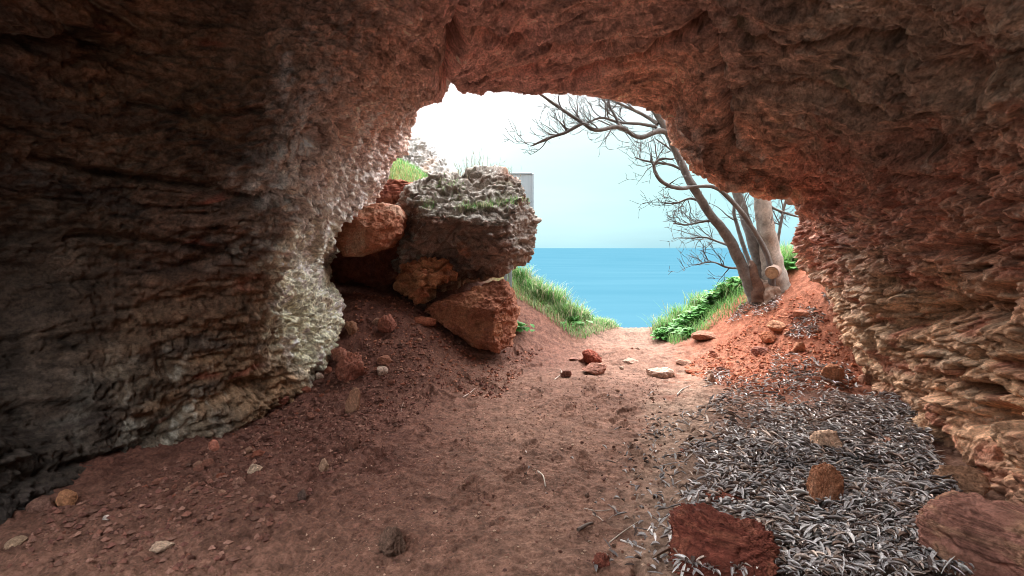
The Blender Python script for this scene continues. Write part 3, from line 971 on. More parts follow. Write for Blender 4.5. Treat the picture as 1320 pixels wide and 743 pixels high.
def stone(name, u, vb, w, h, col, label, cat="stone", seed=1, depth=0.9, rot=0.0, sub=5, tilt=0.0, sink=0.12, rough=0.12, pit=0.0, col2=None, facets=9, box=1.0):
    """stone whose foot stands on the ground at photo pixel (u, vb); w, h its size in pixels"""
    g = ground_at(u, vb)
    k = g[1] / F
    hw, hh = w * k / 2, h * k / 2
    q, fc, c = stone_mesh((hw, hw * depth, hh / (1 - sink)), seed, sub, facets, rough, col, col2, pit, box)
    ct, st_ = math.cos(tilt), math.sin(tilt)
    q = np.stack([q[:, 0] * ct - q[:, 2] * st_, q[:, 1], q[:, 0] * st_ + q[:, 2] * ct], 1)
    zc = hh * (1 - 2 * sink)
    ob = mesh_np(name, q, fc, c, M_STONE, loc=(g[0], g[1] + hw * depth * 0.6, g[2] + zc))
    ob.rotation_euler.z = rot
    return tag(ob, label, cat)


DR, OR, TA, PK, BR = (.19, .058, .04), (.38, .165, .09), (.44, .30, .20), (.38, .22, .16), (.15, .09, .065)
S = [
    ("rubble_block", 937, 748, 122, 74, DR, "big crumbly dark red rubble block at the near edge of the dry litter", "rock", 161, dict(sub=7, rough=.21, pit=.16, facets=5, depth=.55, box=.45, col2=(.33, .12, .075), tilt=-.12)),
    ("rock", 945, 668, 66, 24, (.26, .085, .055), "low elongated red rock just behind the big crumbly rubble block", "rock", 62, dict(tilt=-.18, rough=.16, pit=.14, depth=.6, sub=6)),
    ("rock", 1067, 664, 56, 60, OR, "tall rough orange-brown rock standing in the middle of the dry litter", "rock", 63, dict(rough=.15, depth=.6, sub=7, pit=.05, box=.6, facets=7, col2=(.5, .25, .15))),
    ("rock", 1074, 596, 44, 38, (.55, .36, .25), "pale peach knobbly rock on the dry litter behind the orange-brown one", "rock", 64, dict(rough=.18)),
    ("stone", 1142, 584, 30, 18, (.36, .18, .125), "small rusty stone half buried in litter right of the pale peach rock", "stone", 65, {}),
    ("stone", 1143, 553, 24, 14, (.24, .085, .06), "small dark red lump in the litter near the foot of the tan wall", "stone", 66, {}),
    ("stone", 1078, 497, 28, 26, OR, "chunky orange stone where the red bank meets the top of the dry litter", "stone", 67, {}),
    ("stone", 1118, 497, 15, 16, (.46, .24, .16), "small upright peach stone against the red bank by the wall foot", "stone", 68, {}),
    ("rock", 763, 471, 28, 20, (.25, .07, .045), "angular dark red stone on the path, standing behind a flat one", "stone", 69, dict(rough=.16)),
    ("rock", 768, 484, 34, 14, (.30, .14, .10), "flat brownish stone on the path in front of the angular dark red one", "stone", 70, {}),
    ("stone", 852, 487, 38, 15, (.46, .31, .24), "broad pale flat stone on the path at the foot of the red bank", "stone", 71, dict(sink=.3)),
    ("stone", 815, 470, 26, 7, (.40, .26, .20), "thin pale slab lying on the path before the crest", "stone", 72, {}),
    ("stone", 730, 487, 15, 10, (.22, .10, .075), "small dark stone on the path left of the flat brownish one", "stone", 73, {}),
    ("stone", 740, 466, 14, 5, (.24, .12, .09), "tiny flat dark stone left of the angular red one on the path", "stone", 74, {}),
    ("stone", 917, 497, 13, 15, (.48, .31, .23), "pale upright stone amid a tuft of litter on the red bank", "stone", 75, {}),
    ("stone", 896, 482, 26, 6, (.38, .13, .075), "thin red slab lying on the lower red bank", "stone", 76, {}),
    ("stone", 883, 472, 20, 8, (.36, .20, .14), "brownish flat stone on the lower red bank above the thin slab", "stone", 77, {}),
    ("clod", 503, 716, 34, 30, BR, "large dark clod of earth on the trodden floor near the camera", "clod", 78, dict(rough=.25, pit=.1)),
    ("clod", 776, 738, 22, 22, (.20, .065, .045), "dark red clod at the near edge of the path left of the rubble block", "clod", 79, dict(rough=.2)),
    ("stone", 454, 532, 22, 34, (.46, .25, .16), "pale triangular slab leaning up on the brown talus", "stone", 80, dict(depth=.35, tilt=-.35)),
    ("rock", 448, 492, 34, 40, (.32, .13, .09), "crumbling red rock lump on the talus below the pale spur", "rock", 81, dict(rough=.25, pit=.12)),
    ("rock", 436, 470, 26, 22, (.34, .145, .10), "knobbly red rock at the foot of the pale spur above the crumbling lump", "rock", 82, dict(rough=.22)),
    ("rock", 452, 432, 16, 22, (.36, .19, .12), "small orange-red stone against the edge of the pale spur", "stone", 83, {}),
    ("stone", 491, 484, 17, 11, (.46, .33, .26), "smooth pale pebble among the red lumps on the talus", "pebble", 84, dict(facets=3, rough=.05)),
    ("stone", 494, 472, 18, 15, (.38, .18, .12), "rusty lump just above the smooth pale pebble on the talus", "stone", 85, {}),
    ("stone", 452, 580, 20, 18, (.19, .09, .065), "dark squat stone alone on the brown floor below the triangular slab", "stone", 86, {}),
    ("stone", 416, 612, 14, 20, (.40, .25, .17), "tan narrow stone on the brown floor, left of the dark squat one", "stone", 87, {}),
    ("stone", 326, 614, 20, 14, (.50, .36, .26), "pale cream stone on the dark floor below the wall", "stone", 88, {}),
    ("stone", 273, 584, 13, 16, (.55, .22, .15), "small pink-red stone close to the foot of the dark wall", "stone", 89, {}),
    ("stone", 307, 631, 18, 14, (.25, .13, .095), "brown lump on the dark floor just below the pale cream stone", "stone", 90, {}),
    ("stone", 388, 648, 11, 16, (.13, .085, .07), "nearly black upright stone in the middle of the brown floor", "stone", 91, {}),
    ("stone", 80, 656, 22, 22, (.40, .19, .10), "orange stone on a heap of rubble in the dark corner", "stone", 92, {}),
    ("rock", 48, 668, 34, 24, (.19, .10, .075), "dull brown rock beside the orange stone in the dark corner", "rock", 93, {}),
    ("stone", 14, 712, 34, 16, (.36, .24, .16), "tan elongated slab at the outermost edge of the dark floor", "stone", 94, dict(tilt=.5, depth=.5)),
    ("stone", 135, 676, 13, 9, (.58, .50, .44), "tiny whitish flake on the dark floor beyond the orange stone", "stone", 95, {}),
    ("stone", 204, 712, 30, 9, (.46, .32, .23), "pale thin slab lying flat on the near brown floor", "stone", 96, {}),
    ("rock", 348, 528, 52, 20, (.26, .10, .07), "long reddish slab along the foot of the dark wall", "rock", 97, dict(depth=.4, tilt=.22)),
    ("stone", 545, 420, 38, 11, (.40, .15, .09), "flat red slab on the talus in front of the wedge-shaped slab", "stone", 98, dict(depth=.4)),
    ("rock", 498, 430, 24, 24, (.30, .12, .085), "lumpy dull red stone on the talus below the rounded boulder", "rock", 99, dict(rough=.2)),
    ("stone", 484, 418, 12, 8, (.36, .21, .15), "little tan stone high on the talus below the rounded boulder", "stone", 100, {}),
    ("stone", 411, 489, 11, 8, (.50, .38, .30), "small pale pebble in the shade under the spur", "pebble", 101, {}),
    ("stone", 992, 442, 18, 14, (.40, .15, .08), "rounded red lump high on the red bank below the tree", "stone", 102, {}),
    ("stone", 1003, 428, 26, 14, (.44, .22, .13), "angular orange stone on the red bank beneath the tree", "stone", 103, {}),
    ("stone", 1038, 412, 22, 14, (.34, .14, .085), "dull red stone on the red bank below the edge of the tan wall", "stone", 104, {}),
    ("stone", 1032, 455, 14, 16, (.42, .19, .11), "narrow orange stone midway down the red bank", "stone", 105, {}),
    ("stone", 984, 458, 24, 10, (.26, .11, .08), "dark crusty stone with litter on the middle of the red bank", "stone", 106, {}),
    ("stone", 912, 440, 34, 12, (.30, .15, .10), "brown slab of soil at the rim of the leafy plants", "stone", 107, {}),
    ("stone", 1122, 438, 12, 9, (.42, .25, .17), "small buff stone in the corner where bank and tan wall meet", "stone", 108, {}),
    ("stone", 792, 706, 5, 5, BR, "tiny dark pebble lying beside the thick dark stick", "pebble", 109, dict(sub=3)),
    ("stone", 757, 643, 7, 6, BR, "tiny dark pebble on the bare path, farther one of a near pair", "pebble", 110, dict(sub=3)),
    ("stone", 884, 586, 16, 9, (.30, .12, .085), "small red stone at the trodden edge of the dry litter", "stone", 111, {}),
    ("stone", 1138, 730, 22, 9, (.42, .30, .20), "flat tan chip at the near side of the dry litter", "stone", 112, {}),
]
for (nm, u_, vb_, w_, h_, cc, lab, cat, sd_, kw) in S:
    stone(nm, u_, vb_, w_, h_, cc, lab, cat, sd_, rot=(sd_ * 1.7) % 0.9 - 0.45, **kw)

# ledges of rock at the foot of the right wall
stone("rock_ledge", 1335, 775, 160, 95, (.30, .14, .105), "broad flat-topped reddish ledge at the foot of the tan wall beside the near litter", "ledge", 131, depth=1.0, sub=7, rough=.12, facets=4, tilt=.05, rot=.5, sink=.15, pit=.07, box=.4, col2=(.42, .24, .15))
stone("rock", 1168, 520, 48, 26, (.46, .25, .15), "orange-tan block at the foot of the wall above the far litter edge", "rock", 132, depth=.8, rough=.16, rot=.4)
stone("rock", 1208, 572, 60, 34, (.42, .26, .16), "tan block at the foot of the wall, nearer than the orange-tan one", "rock", 133, depth=.9, rough=.18, rot=.5)
stone("rock", 1250, 640, 60, 34, (.38, .22, .14), "brownish block at the wall foot just above the broad reddish ledge", "rock", 134, depth=.9, rough=.18, rot=.2)

# countable small stones: a few meshes, many individual objects
rnd = random.Random(7)
small = []
for k, cc in enumerate([(.30, .13, .09), (.22, .10, .075), (.40, .22, .15), (.34, .12, .075), (.46, .33, .25), (.17, .08, .06)]):
    q, fc, c_ = stone_mesh((1, 0.85, 0.7), 700 + k, 4, 8, 0.22, cc)
    ob = mesh_np("stone", q, fc, c_, M_STONE, link=False)
    small.append(ob.data)
    bpy.data.objects.remove(ob)
ZONES = [
    ([(180, 625), (330, 552), (400, 500), (448, 445), (475, 470), (425, 525), (330, 595), (215, 655)], 75, (4, 15), "broken piece of red rubble along the foot of the dark wall", "rubble along the wall foot", (0, 1, 3, 5, 0, 2)),
    # polygon, count, size px range, label, group, meshes
    ([(300, 560), (390, 490), (455, 440), (520, 500), (500, 560), (400, 600), (310, 610)], 60, (3, 8), "small crumb of red rock on the talus below the pale spur", "rock crumbs on the talus", (0, 1, 2, 3, 5)),
    ([(455, 380), (520, 385), (560, 430), (610, 450), (520, 500), (450, 450)], 42, (3, 7), "small reddish stone on the upper talus beneath the boulders", "stones under the boulders", (0, 1, 2, 3, 5)),
    ([(40, 670), (200, 610), (300, 590), (380, 640), (300, 743), (10, 743)], 48, (4, 10), "small brown stone on the dark floor near the wall", "stones on the dark floor", (0, 1, 2, 5, 5)),
    ([(400, 580), (620, 520), (820, 520), (850, 620), (820, 740), (420, 743)], 40, (3, 6), "tiny dark stone scattered on the trodden brown path", "stones scattered on the path", (1, 5, 0, 2)),
    ([(690, 470), (840, 450), (880, 500), (850, 520), (700, 510)], 16, (3, 8), "small pale stone bedded in the path near the crest", "pale stones in the path", (2, 4, 4, 0)),
    ([(900, 470), (990, 410), (1045, 385), (1110, 470), (1080, 500), (960, 500)], 60, (3, 9), "small orange-red clod on the loose red bank", "clods on the red bank", (3, 3, 0, 2)),
]
for poly, cnt, (s0, s1), lab, grp, ms in ZONES:
    us = [q[0] for q in poly]
    vs = [q[1] for q in poly]
    got = 0
    while got < cnt:
        u_, v_ = rnd.uniform(min(us), max(us)), rnd.uniform(min(vs), max(vs))
        if not bool(inpoly(np.array([u_]), np.array([v_]), poly)[0]):
            continue
        g = ground_at(u_, v_)
        s = (s0 + (s1 - s0) * rnd.random() ** 2) * g[1] / F * 0.5 * 1.1
        ob = bpy.data.objects.new("stone", small[ms[got % len(ms)]])
        COL.objects.link(ob)
        ob.scale = (s * rnd.uniform(.8, 1.3), s * rnd.uniform(.8, 1.2), s * rnd.uniform(.7, 1.1))
        ob.rotation_euler = (rnd.uniform(-.4, .4), rnd.uniform(-.4, .4), rnd.uniform(0, 6.28))
        ob.location = (g[0], g[1], float(hground(g[0], g[1])[0]) + s * 0.25)
        tag(ob, lab, "stone", grp)
        got += 1

# gravel and crumbs nobody could count
rng = np.random.RandomState(5)


def scatter_uv(poly, count):
    """ground points, even in the plane, inside a photo-pixel polygon"""
    cor = np.array([ground_at(u, v) for u, v in poly])
    lo, hi = cor.min(0) - 0.05, cor.max(0) + 0.05
    out = []
    n_ = 0
    while n_ < count:
        x = rng.uniform(lo[0], hi[0], 6000)
        y = rng.uniform(lo[1], hi[1], 6000)
        z = hbase(x, y)
        u, v = project(np.stack([x, y, z], 1))
        k = inpoly(u, v, poly)
        out.append(np.stack([x[k], y[k]], 1))
        n_ += k.sum()
        if not k.any() and len(out) > 200:
            break
    return np.vstack(out)[:count]


vb8 = np.array([[1, 0, 0], [-1, 0, 0], [0, 1, 0], [0, -1, 0], [0, 0, 1], [0, 0, -1]], float)
fb8 = np.array([[0, 2, 4], [2, 1, 4], [1, 3, 4], [3, 0, 4], [2, 0, 5], [1, 2, 5], [3, 1, 5], [0, 3, 5]])
GV, GF, GC = [], [], []
off = 0
for poly, cnt, s0, s1, cols_ in [
    ([(20, 740), (60, 660), (300, 570), (450, 440), (560, 440), (560, 520), (420, 620), (300, 743)], 6500, .004, .026, [(.20, .10, .075), (.12, .058, .045), (.26, .14, .105), (.17, .075, .055), (.16, .07, .055), (.15, .08, .06)]),
    ([(455, 380), (520, 385), (620, 455), (700, 450), (640, 520), (450, 480)], 2200, .006, .030, [(.22, .09, .06), (.15, .065, .05), (.30, .13, .085)]),
    ([(400, 640), (620, 500), (850, 480), (860, 743), (380, 743)], 3200, .003, .013, [(.22, .11, .08), (.12, .06, .05), (.42, .28, .2), (.28, .16, .12)]),
    ([(880, 480), (990, 400), (1045, 375), (1130, 500), (960, 510)], 3200, .006, .030, [(.40, .14, .075), (.33, .11, .065), (.44, .2, .12)]),
]:
    pts = scatter_uv(poly, cnt)
    zz = hground(pts[:, 0], pts[:, 1])
    m_ = len(pts)
    s = s0 + (s1 - s0) * rng.rand(m_) ** 4
    vv = vb8[None] * (s[:, None, None] * rng.uniform(.6, 1.3, (m_, 6, 1)))
    a = rng.uniform(0, 6.28, m_)
    ca_, sa_ = np.cos(a)[:, None], np.sin(a)[:, None]
    vx = vv[:, :, 0] * ca_ - vv[:, :, 1] * sa_
    vy = vv[:, :, 0] * sa_ + vv[:, :, 1] * ca_
    vv = np.stack([vx + pts[:, :1], vy + pts[:, 1:2], vv[:, :, 2] * .75 + (zz + s * .3)[:, None]], -1)
    GV.append(vv.reshape(-1, 3))
    GF.append((fb8[None] + (np.arange(m_) * 6)[:, None, None] + off).reshape(-1, 3))
    cc = np.array(cols_)[rng.randint(0, len(cols_), m_)] * rng.uniform(.7, 1.3, (m_, 1))
    GC.append(np.repeat(cc, 6, 0))
    off += m_ * 6
tag(mesh_np("gravel", np.vstack(GV), np.vstack(GF), np.vstack(GC), M_CRUMB, smooth=False),
    "fine red-brown grit and soil crumbs strewn over the cave floor", "gravel", kind="stuff")

# ------------------------------------------------------------------ dry leaf litter
def strips(pts, z, length, width, yaw, pitch, curl, sag, cols_, lay):
    """curled dry leaf strips: 5 stations x 3 across"""
    m_ = len(pts)
    t = np.linspace(-.5, .5, 5)
    wid = np.array([.25, .85, 1, .8, .15])
    X = (t[None, :] * length[:, None])[:, :, None] * np.ones((1, 1, 3))
    Y = (wid[None, :, None] * width[:, None, None]) * np.array([-.5, 0, .5])[None, None]
    bend = (t ** 2)[None, :, None] * sag[:, None, None] * length[:, None, None]
    Y = Y + bend * 0.8
    Z = (np.abs(np.array([-1, 0, 1.]))[None, None] * wid[None, :, None] * (width * curl)[:, None, None]) - bend * .25 * np.ones((1, 1, 3))
    cp, sp = np.cos(pitch)[:, None, None], np.sin(pitch)[:, None, None]
    X, Z = X * cp - Z * sp, X * sp + Z * cp
    cy, sy = np.cos(yaw)[:, None, None], np.sin(yaw)[:, None, None]
    X, Y = X * cy - Y * sy, X * sy + Y * cy
    V = np.stack([X + pts[:, 0][:, None, None], Y + pts[:, 1][:, None, None], Z + (z + lay)[:, None, None]], -1).reshape(-1, 3)
    fq = grid_faces(5, 3)
    Fq = (fq[None] + (np.arange(m_) * 15)[:, None, None]).reshape(-1, 4)
    C_ = np.repeat(cols_, 15, 0)
    return V, Fq, C_


def litter_mesh(poly, count, lay_max, dens_edge=0):
    pts = scatter_uv(poly, count)
    if poly is LITTER:      # the bed thins out towards the trodden side
        z = hbase(pts[:, 0], pts[:, 1])
        u, v = project(np.stack([pts[:, 0], pts[:, 1], z], 1))
        dd = polydist(u, v, [(1090, 494), (1000, 494), (920, 512), (866, 545), (850, 610), (832, 680), (830, 770)])
        dd = dd - 22 + 42 * fbm(np.stack([pts[:, 0] * 3, pts[:, 1] * 3, z * 0], 1), 3, 95)
        pts = pts[rng.rand(len(pts)) < np.clip(np.maximum(dd, 0) / 95, .04, 1)]
    if lay_max == .0121:      # stray pieces kicked out over the trodden floor
        pts[:, 0] += .12 - np.abs(rng.normal(0, .22, len(pts)))
    m_ = len(pts)
    z = hbase(pts[:, 0], pts[:, 1]) + 0.012
    length = rng.uniform(.038, .092, m_) * np.where(rng.rand(m_) < .06, 1.7, 1)
    width = rng.uniform(.011, .021, m_)
    swirl = fbm(np.stack([pts[:, 0] * 1.6, pts[:, 1] * 1.6, 0 * pts[:, 0]], 1), 2, 91)
    yaw = swirl * 3.0 + rng.normal(0, .85, m_) + (rng.rand(m_) < .5) * math.pi
    pal = np.array([(.43, .40, .39), (.52, .495, .48), (.29, .26, .25), (.43, .35, .30), (.20, .14, .11), (.58, .56, .545), (.10, .07, .06)])
    cc = pal[rng.choice(7, m_, p=[.22, .18, .18, .15, .12, .06, .09])] * rng.uniform(.8, 1.25, (m_, 1)) * (1.1 + .6 * fbm(np.stack([pts[:, 0] * 2.5, pts[:, 1] * 2.5, 0 * pts[:, 0]], 1), 3, 93))[:, None]
    if lay_max < .015:
        length *= .62
        cc *= .7
    thin = rng.rand(m_) < .10
    width[thin] *= .45
    length[thin] *= 1.7
    small_ = rng.rand(m_) < .22
    length[small_] *= .5
    mound = sstep(0, 0.5, 0.5 + fbm(np.stack([pts[:, 0] * 2.2, pts[:, 1] * 2.2, 0 * pts[:, 0]], 1), 2, 92)) * 0.02
    return strips(pts, z, length, width, yaw, rng.normal(0, .30, m_), rng.uniform(.3, 1.2, m_), rng.normal(0, .11, m_), cc, rng.rand(m_) * lay_max + mound * (2 if lay_max > .03 else 1))


VV, FF, CC = [], [], []
off = 0
for poly, cnt, lm in [
    (LITTER, 21000, .06),
    ([(840, 560), (880, 530), (885, 620), (870, 743), (815, 743), (840, 640)], 300, .0121),
    ([(880, 545), (960, 490), (1090, 470), (1110, 505), (1000, 512)], 420, .02),
    ([(985, 505), (1000, 455), (1060, 470), (1075, 500)], 260, .02),
    ([(1015, 440), (1030, 395), (1065, 410), (1050, 440)], 220, .02),
    ([(905, 505), (912, 480), (940, 480), (942, 500)], 140, .02),
    ([(935, 420), (955, 392), (1010, 385), (1000, 405)], 260, .02),
    ([(1060, 380), (1045, 365), (1080, 400), (1090, 430)], 120, .02),
    ([(600, 640), (700, 520), (860, 500), (860, 700), (700, 743)], 22, .004),
]:
    V_, F_, C_ = litter_mesh(poly, cnt, lm)
    VV.append(V_)
    FF.append(F_ + off)
    CC.append(C_)
    off += len(V_)
tag(mesh_np("leaf_litter", np.vstack(VV), np.vstack(FF), np.vstack(CC), M_LITTER),
    "thick bed of silvery grey dry curled leaves and stalks by the tan wall", "dry litter", kind="stuff")

# ------------------------------------------------------------------ tubes: twigs, stems, branches
def smooth_path(pts, n_per=8):
    pts = np.asarray(pts, float)
    if len(pts) < 2:
        return pts
    prm = np.linspace(0, len(pts) - 1, (len(pts) - 1) * n_per + 1)
    return cr_matrix(prm, len(pts)) @ pts


def tube(path, radii, sides=8, bump=0.0, seed=0):
    path = np.asarray(path, float)
    n_ = len(path)
    tg = np.gradient(path, axis=0)
    tg /= np.maximum(np.linalg.norm(tg, axis=1)[:, None], 1e-9)
    ref = np.array([0.13, 1.0, 0.21])
    a = np.cross(tg, ref)
    a /= np.maximum(np.linalg.norm(a, axis=1)[:, None], 1e-9)
    b_ = np.cross(tg, a)
    th = np.linspace(0, 2 * math.pi, sides, endpoint=False)
    ring = a[:, None] * np.cos(th)[None, :, None] + b_[:, None] * np.sin(th)[None, :, None]
    rr = np.asarray(radii)[:, None] * np.ones((1, sides))
    if bump:
        s = (path[:, None] + ring * rr[..., None]).reshape(-1, 3)
        rr = rr * (1 + bump * fbm(s * 9, 3, seed).reshape(n_, sides))
    V = (path[:, None] + ring * rr[..., None]).reshape(-1, 3)
    V = np.vstack([V, path[:1], path[-1:]])
    fq = grid_faces(n_, sides, True)
    k = np.arange(sides)
    kk = (k + 1) % sides
    c0, c1 = n_ * sides, n_ * sides + 1
    capa = np.stack([np.full(sides, c0), kk, k, k], 1)
    e_ = (n_ - 1) * sides
    capb = np.stack([np.full(sides, c1), e_ + k, e_ + kk, e_ + kk], 1)
    return V, fq, (capa, capb)


class Tubes:
    def __init__(s):
        s.v, s.f, s.c, s.off = [], [], [], 0

    def add(s, path, radii, col, sides=8, bump=0.0, seed=0):
        V, fq, _ = tube(path, radii, sides, bump, seed)
        s.v.append(V)
        s.f.append(fq + s.off)
        s.off += len(V)
        n_ = len(V)
        cc = np.tile(np.array(col), (n_, 1)) * np.clip(1 + 0.45 * fbm(V * np.array([7., 7., 16.]), 3, seed + 5) + 0.35 * fbm(V * np.array([30., 30., 60.]), 3, seed + 6) + .4 * fbm(V * 2.5, 3, 77), .3, 2)[:, None]
        s.c.append(cc)

    def build(s, name, mat, parent=None, loc=None):
        return mesh_np(name, np.vstack(s.v), np.vstack(s.f), np.vstack(s.c), mat, parent, True, loc)


# sticks lying on the floor
for (pts, r_, cc, lab, nm) in [
    ([(745, 692), (756, 684), (764, 679)], .010, (.12, .09, .075), "short thick dark stick lying on the brown path", "stick"),
    ([(785, 702), (802, 690), (822, 675)], .0035, (.42, .36, .31), "long thin straight pale twig on the path near the litter", "twig"),
    ([(753, 654), (770, 660), (788, 661)], .004, (.30, .24, .20), "brown forked twig lying across the path beyond the dark stick", "twig"),
    ([(764, 664), (772, 670), (778, 677)], .004, (.38, .31, .26), "short pale twig lying behind the dark stick", "twig"),
    ([(800, 698), (820, 706), (838, 716)], .005, (.46, .42, .40), "pale flattened stalk pointing from the path to the litter", "twig"),
    ([(693, 612), (700, 618), (703, 629)], .006, (.50, .42, .35), "little curved cream stalk alone in the middle of the path", "twig"),
    ([(597, 515), (605, 511), (612, 503)], .006, (.40, .30, .26), "tiny pale twig standing out on the far brown floor", "twig"),
    ([(715, 490), (724, 484), (722, 478)], .006, (.42, .33, .28), "fine crooked twig by the small dark stone on the path", "twig"),
    ([(873, 514), (880, 506), (890, 498)], .007, (.46, .40, .35), "short light stalk at the lower edge of the red bank", "twig"),
    ([(830, 560), (845, 577), (838, 592)], .003, (.40, .33, .28), "hooked fine twig on the bare path beside the litter", "twig"),
    ([(1052, 425), (1068, 440), (1082, 455)], .008, (.24, .17, .13), "dark twig slanting down the red bank by the tan wall", "twig"),
    ([(520, 520), (517, 532), (522, 546)], .004, (.30, .21, .17), "thin brown twig on the talus near the pale triangular slab", "twig"),
]:
    g = np.array([ground_at(u, v) for u, v in pts])
    g[:, 2] = hground(g[:, 0], g[:, 1]) + r_ * 1.3
    pt = smooth_path(g, 5)
    T = Tubes()
    T.add(pt - g[0], np.linspace(r_, r_ * .6, len(pt)), cc, 6, .25, 3)
    ob = T.build(nm, M_BARK, loc=g[0])
    tag(ob, lab, nm)

# ------------------------------------------------------------------ bare tree
TB = ground_at(990, 386)
tree = thing("bare_tree", TB, "bare many-stemmed grey tree on the red bank at the cave mouth", "tree")
BK, BK2, BT = (.115, .108, .102), (.24, .20, .18), (.26, .23, .20)
TY = TB[1] + 0.05
rt = random.Random(11)


def tp(pts):
    return np.array([P(u, v, TY + (q[0] if q else 0)) - TB for (u, v, *q) in pts])


def rad(px):
    return np.array(px) * TY / F * 0.5


def stem(pts, wpx, col, name="stem", sides=14, n_per=9, twigs=0, tl=(.25, .6)):
    pth = smooth_path(tp(pts), n_per)
    r_ = np.interp(np.linspace(0, 1, len(pth)), np.linspace(0, 1, len(wpx)), rad(wpx))
    T = Tubes()
    T.add(pth, r_, col, sides, .22, rt.randint(0, 99))
    if twigs:
        grow(T, pth, r_, twigs, tl, col, 0)
    return T.build(name, M_BARK, tree)


def grow(T, pth, r_, count, tl, col, level):
    for k in range(count):
        i = rt.randint(int(len(pth) * .25), len(pth) - 1)
        dirp = pth[min(i + 1, len(pth) - 1)] - pth[max(i - 1, 0)]
        dirp /= max(np.linalg.norm(dirp), 1e-6)
        side = np.array([rt.gauss(0, 1), rt.gauss(0, .7), rt.gauss(.25, .8)])
        dr_ = dirp * .7 + side * .65
        dr_ /= np.linalg.norm(dr_)
        L = rt.uniform(*tl) * (0.62 ** level)
        n_ = 6
        q = [pth[i]]
        dcur = dr_.copy()
        for s in range(n_):
            dcur = dcur + np.array([rt.gauss(0, .16), rt.gauss(0, .16), rt.gauss(.05, .16)])
            dcur /= np.linalg.norm(dcur)
            q.append(q[-1] + dcur * L / n_)
        q = np.array(q)
        r0 = max(min(r_[i] * .5, .012 * (0.6 ** level)), .0032)
        rr = np.linspace(r0, .0022, len(q))
        T.add(q, rr, np.array(col) * .8, 4, 0, 1)
        if level < 2:
            grow(T, q, rr, 3 if level == 0 else 2, tl, col, level + 1)


# stems rooted in the swollen base
stem([(978, 396), (966, 366), (952, 334), (938, 305), (914, 274), (890, 235), (872, 197), (858, 166), (840, 138), (820, 112), (800, 84)], [21, 16, 14, 13, 11.5, 10.5, 9.5, 9, 7.5, 6, 5], BK)
stem([(990, 392, .1), (982, 360, .1), (975, 330, .12), (964, 292, .16), (953, 258, .2), (943, 232, .2), (930, 200, .25), (915, 160, .3)], [22, 17, 14, 13, 12, 11, 9, 7], BK, twigs=4)
stem([(1003, 392, .05), (998, 362, .05), (992, 325, .05), (986, 285, .05), (981, 250, .08), (976, 215, .1), (968, 160, .15)], [44, 34, 25, 21.5, 20, 19, 16], BT, sides=18)
stem([(978, 388, -.05), (976, 370, -.06), (971, 356, -.05), (970, 342, -.02), (966, 336, 0)], [22, 17, 14, 9, 2], (.105, .062, .045))
stem([(996, 372, -.12), (990, 332, -.12), (966, 288, -.14), (940, 256, -.14), (918, 241, -.1), (882, 242, -.05)], [10, 7, 6, 6, 5, 3], BK, sides=8, twigs=5)
stem([(974, 360, .2), (960, 322, .3), (950, 290, .35), (946, 270, .35), (952, 240, .35)], [7, 6, 5, 4.5, 3], BK, sides=8, twigs=3)
stem([(1004, 352, .1), (1002, 320, .1), (1006, 290, .12), (1012, 262, .14), (1022, 238, .15)], [6, 4.5, 4, 3.5, 2.5], BK, sides=7, twigs=6)
# swollen foot
ft = ico(5)
fv = ft[0] * np.array([.27, .24, .30])
fv = fv * (1 + .25 * fbm(ft[0] * 2.3, 3, 7))[:, None]
fc_ = np.tile(np.array([.24, .17, .13]), (len(fv), 1)) * (1 + .4 * fbm(ft[0] * 5, 3, 8))[:, None]
mesh_np("root_flare", fv + np.array([.02, .08, .02]), ft[1], fc_, M_BARK, tree)
# sawn stub
sb = P(995, 352, TY - .22) - TB
sb0 = P(998, 348, TY + .05) - TB
pt = np.array([sb0, sb0 * .4 + sb * .6, sb])
V, fq, (ca_, cb_) = tube(pt, rad([22, 18, 16]), 20, .06, 4)
stub = mesh_np("cut_stub", V, fq, np.tile(np.array([.25, .18, .14]), (len(V), 1)), M_BARK, tree)
th = np.linspace(0, 2 * math.pi, 24, endpoint=False)
nd = (sb - sb0) / np.linalg.norm(sb - sb0)
ea = np.cross(nd, [0, 0, 1.]); ea /= np.linalg.norm(ea)
eb = np.cross(nd, ea)
dv = [sb + nd * .006]
dcol = [(.26, .17, .10)]
for rr_, cc in ((.35, (.33, .23, .145)), (.7, (.28, .19, .115)), (.97, (.22, .15, .10))):
    for t_ in th:
        dv.append(sb + nd * .006 + (ea * math.cos(t_) + eb * math.sin(t_)) * rad(16) * rr_)
        dcol.append(cc)
df = [[0, 1 + k, 1 + (k + 1) % 24, 1 + (k + 1) % 24] for k in range(24)]
me_f = []
for r in range(2):
    for k in range(24):
        a, b2 = 1 + r * 24 + k, 1 + r * 24 + (k + 1) % 24
        me_f.append([a, b2, b2 + 24, a + 24])
dv.append(sb + nd * .0061)
disc = mesh_np("sawn_face", np.array(dv[:73]), np.array(me_f), np.array(dcol[:73]), M_BARK, stub)
inner = np.array([[0, 1 + k, 1 + (k + 1) % 24] for k in range(24)])
me2 = disc.data
import bmesh
bm = bmesh.new()
bm.from_mesh(me2)
bm.verts.ensure_lookup_table()
for t3 in inner:
    try:
        bm.faces.new([bm.verts[int(x)] for x in t3])
    except ValueError:
        pass
bm.to_mesh(me2)
bm.free()
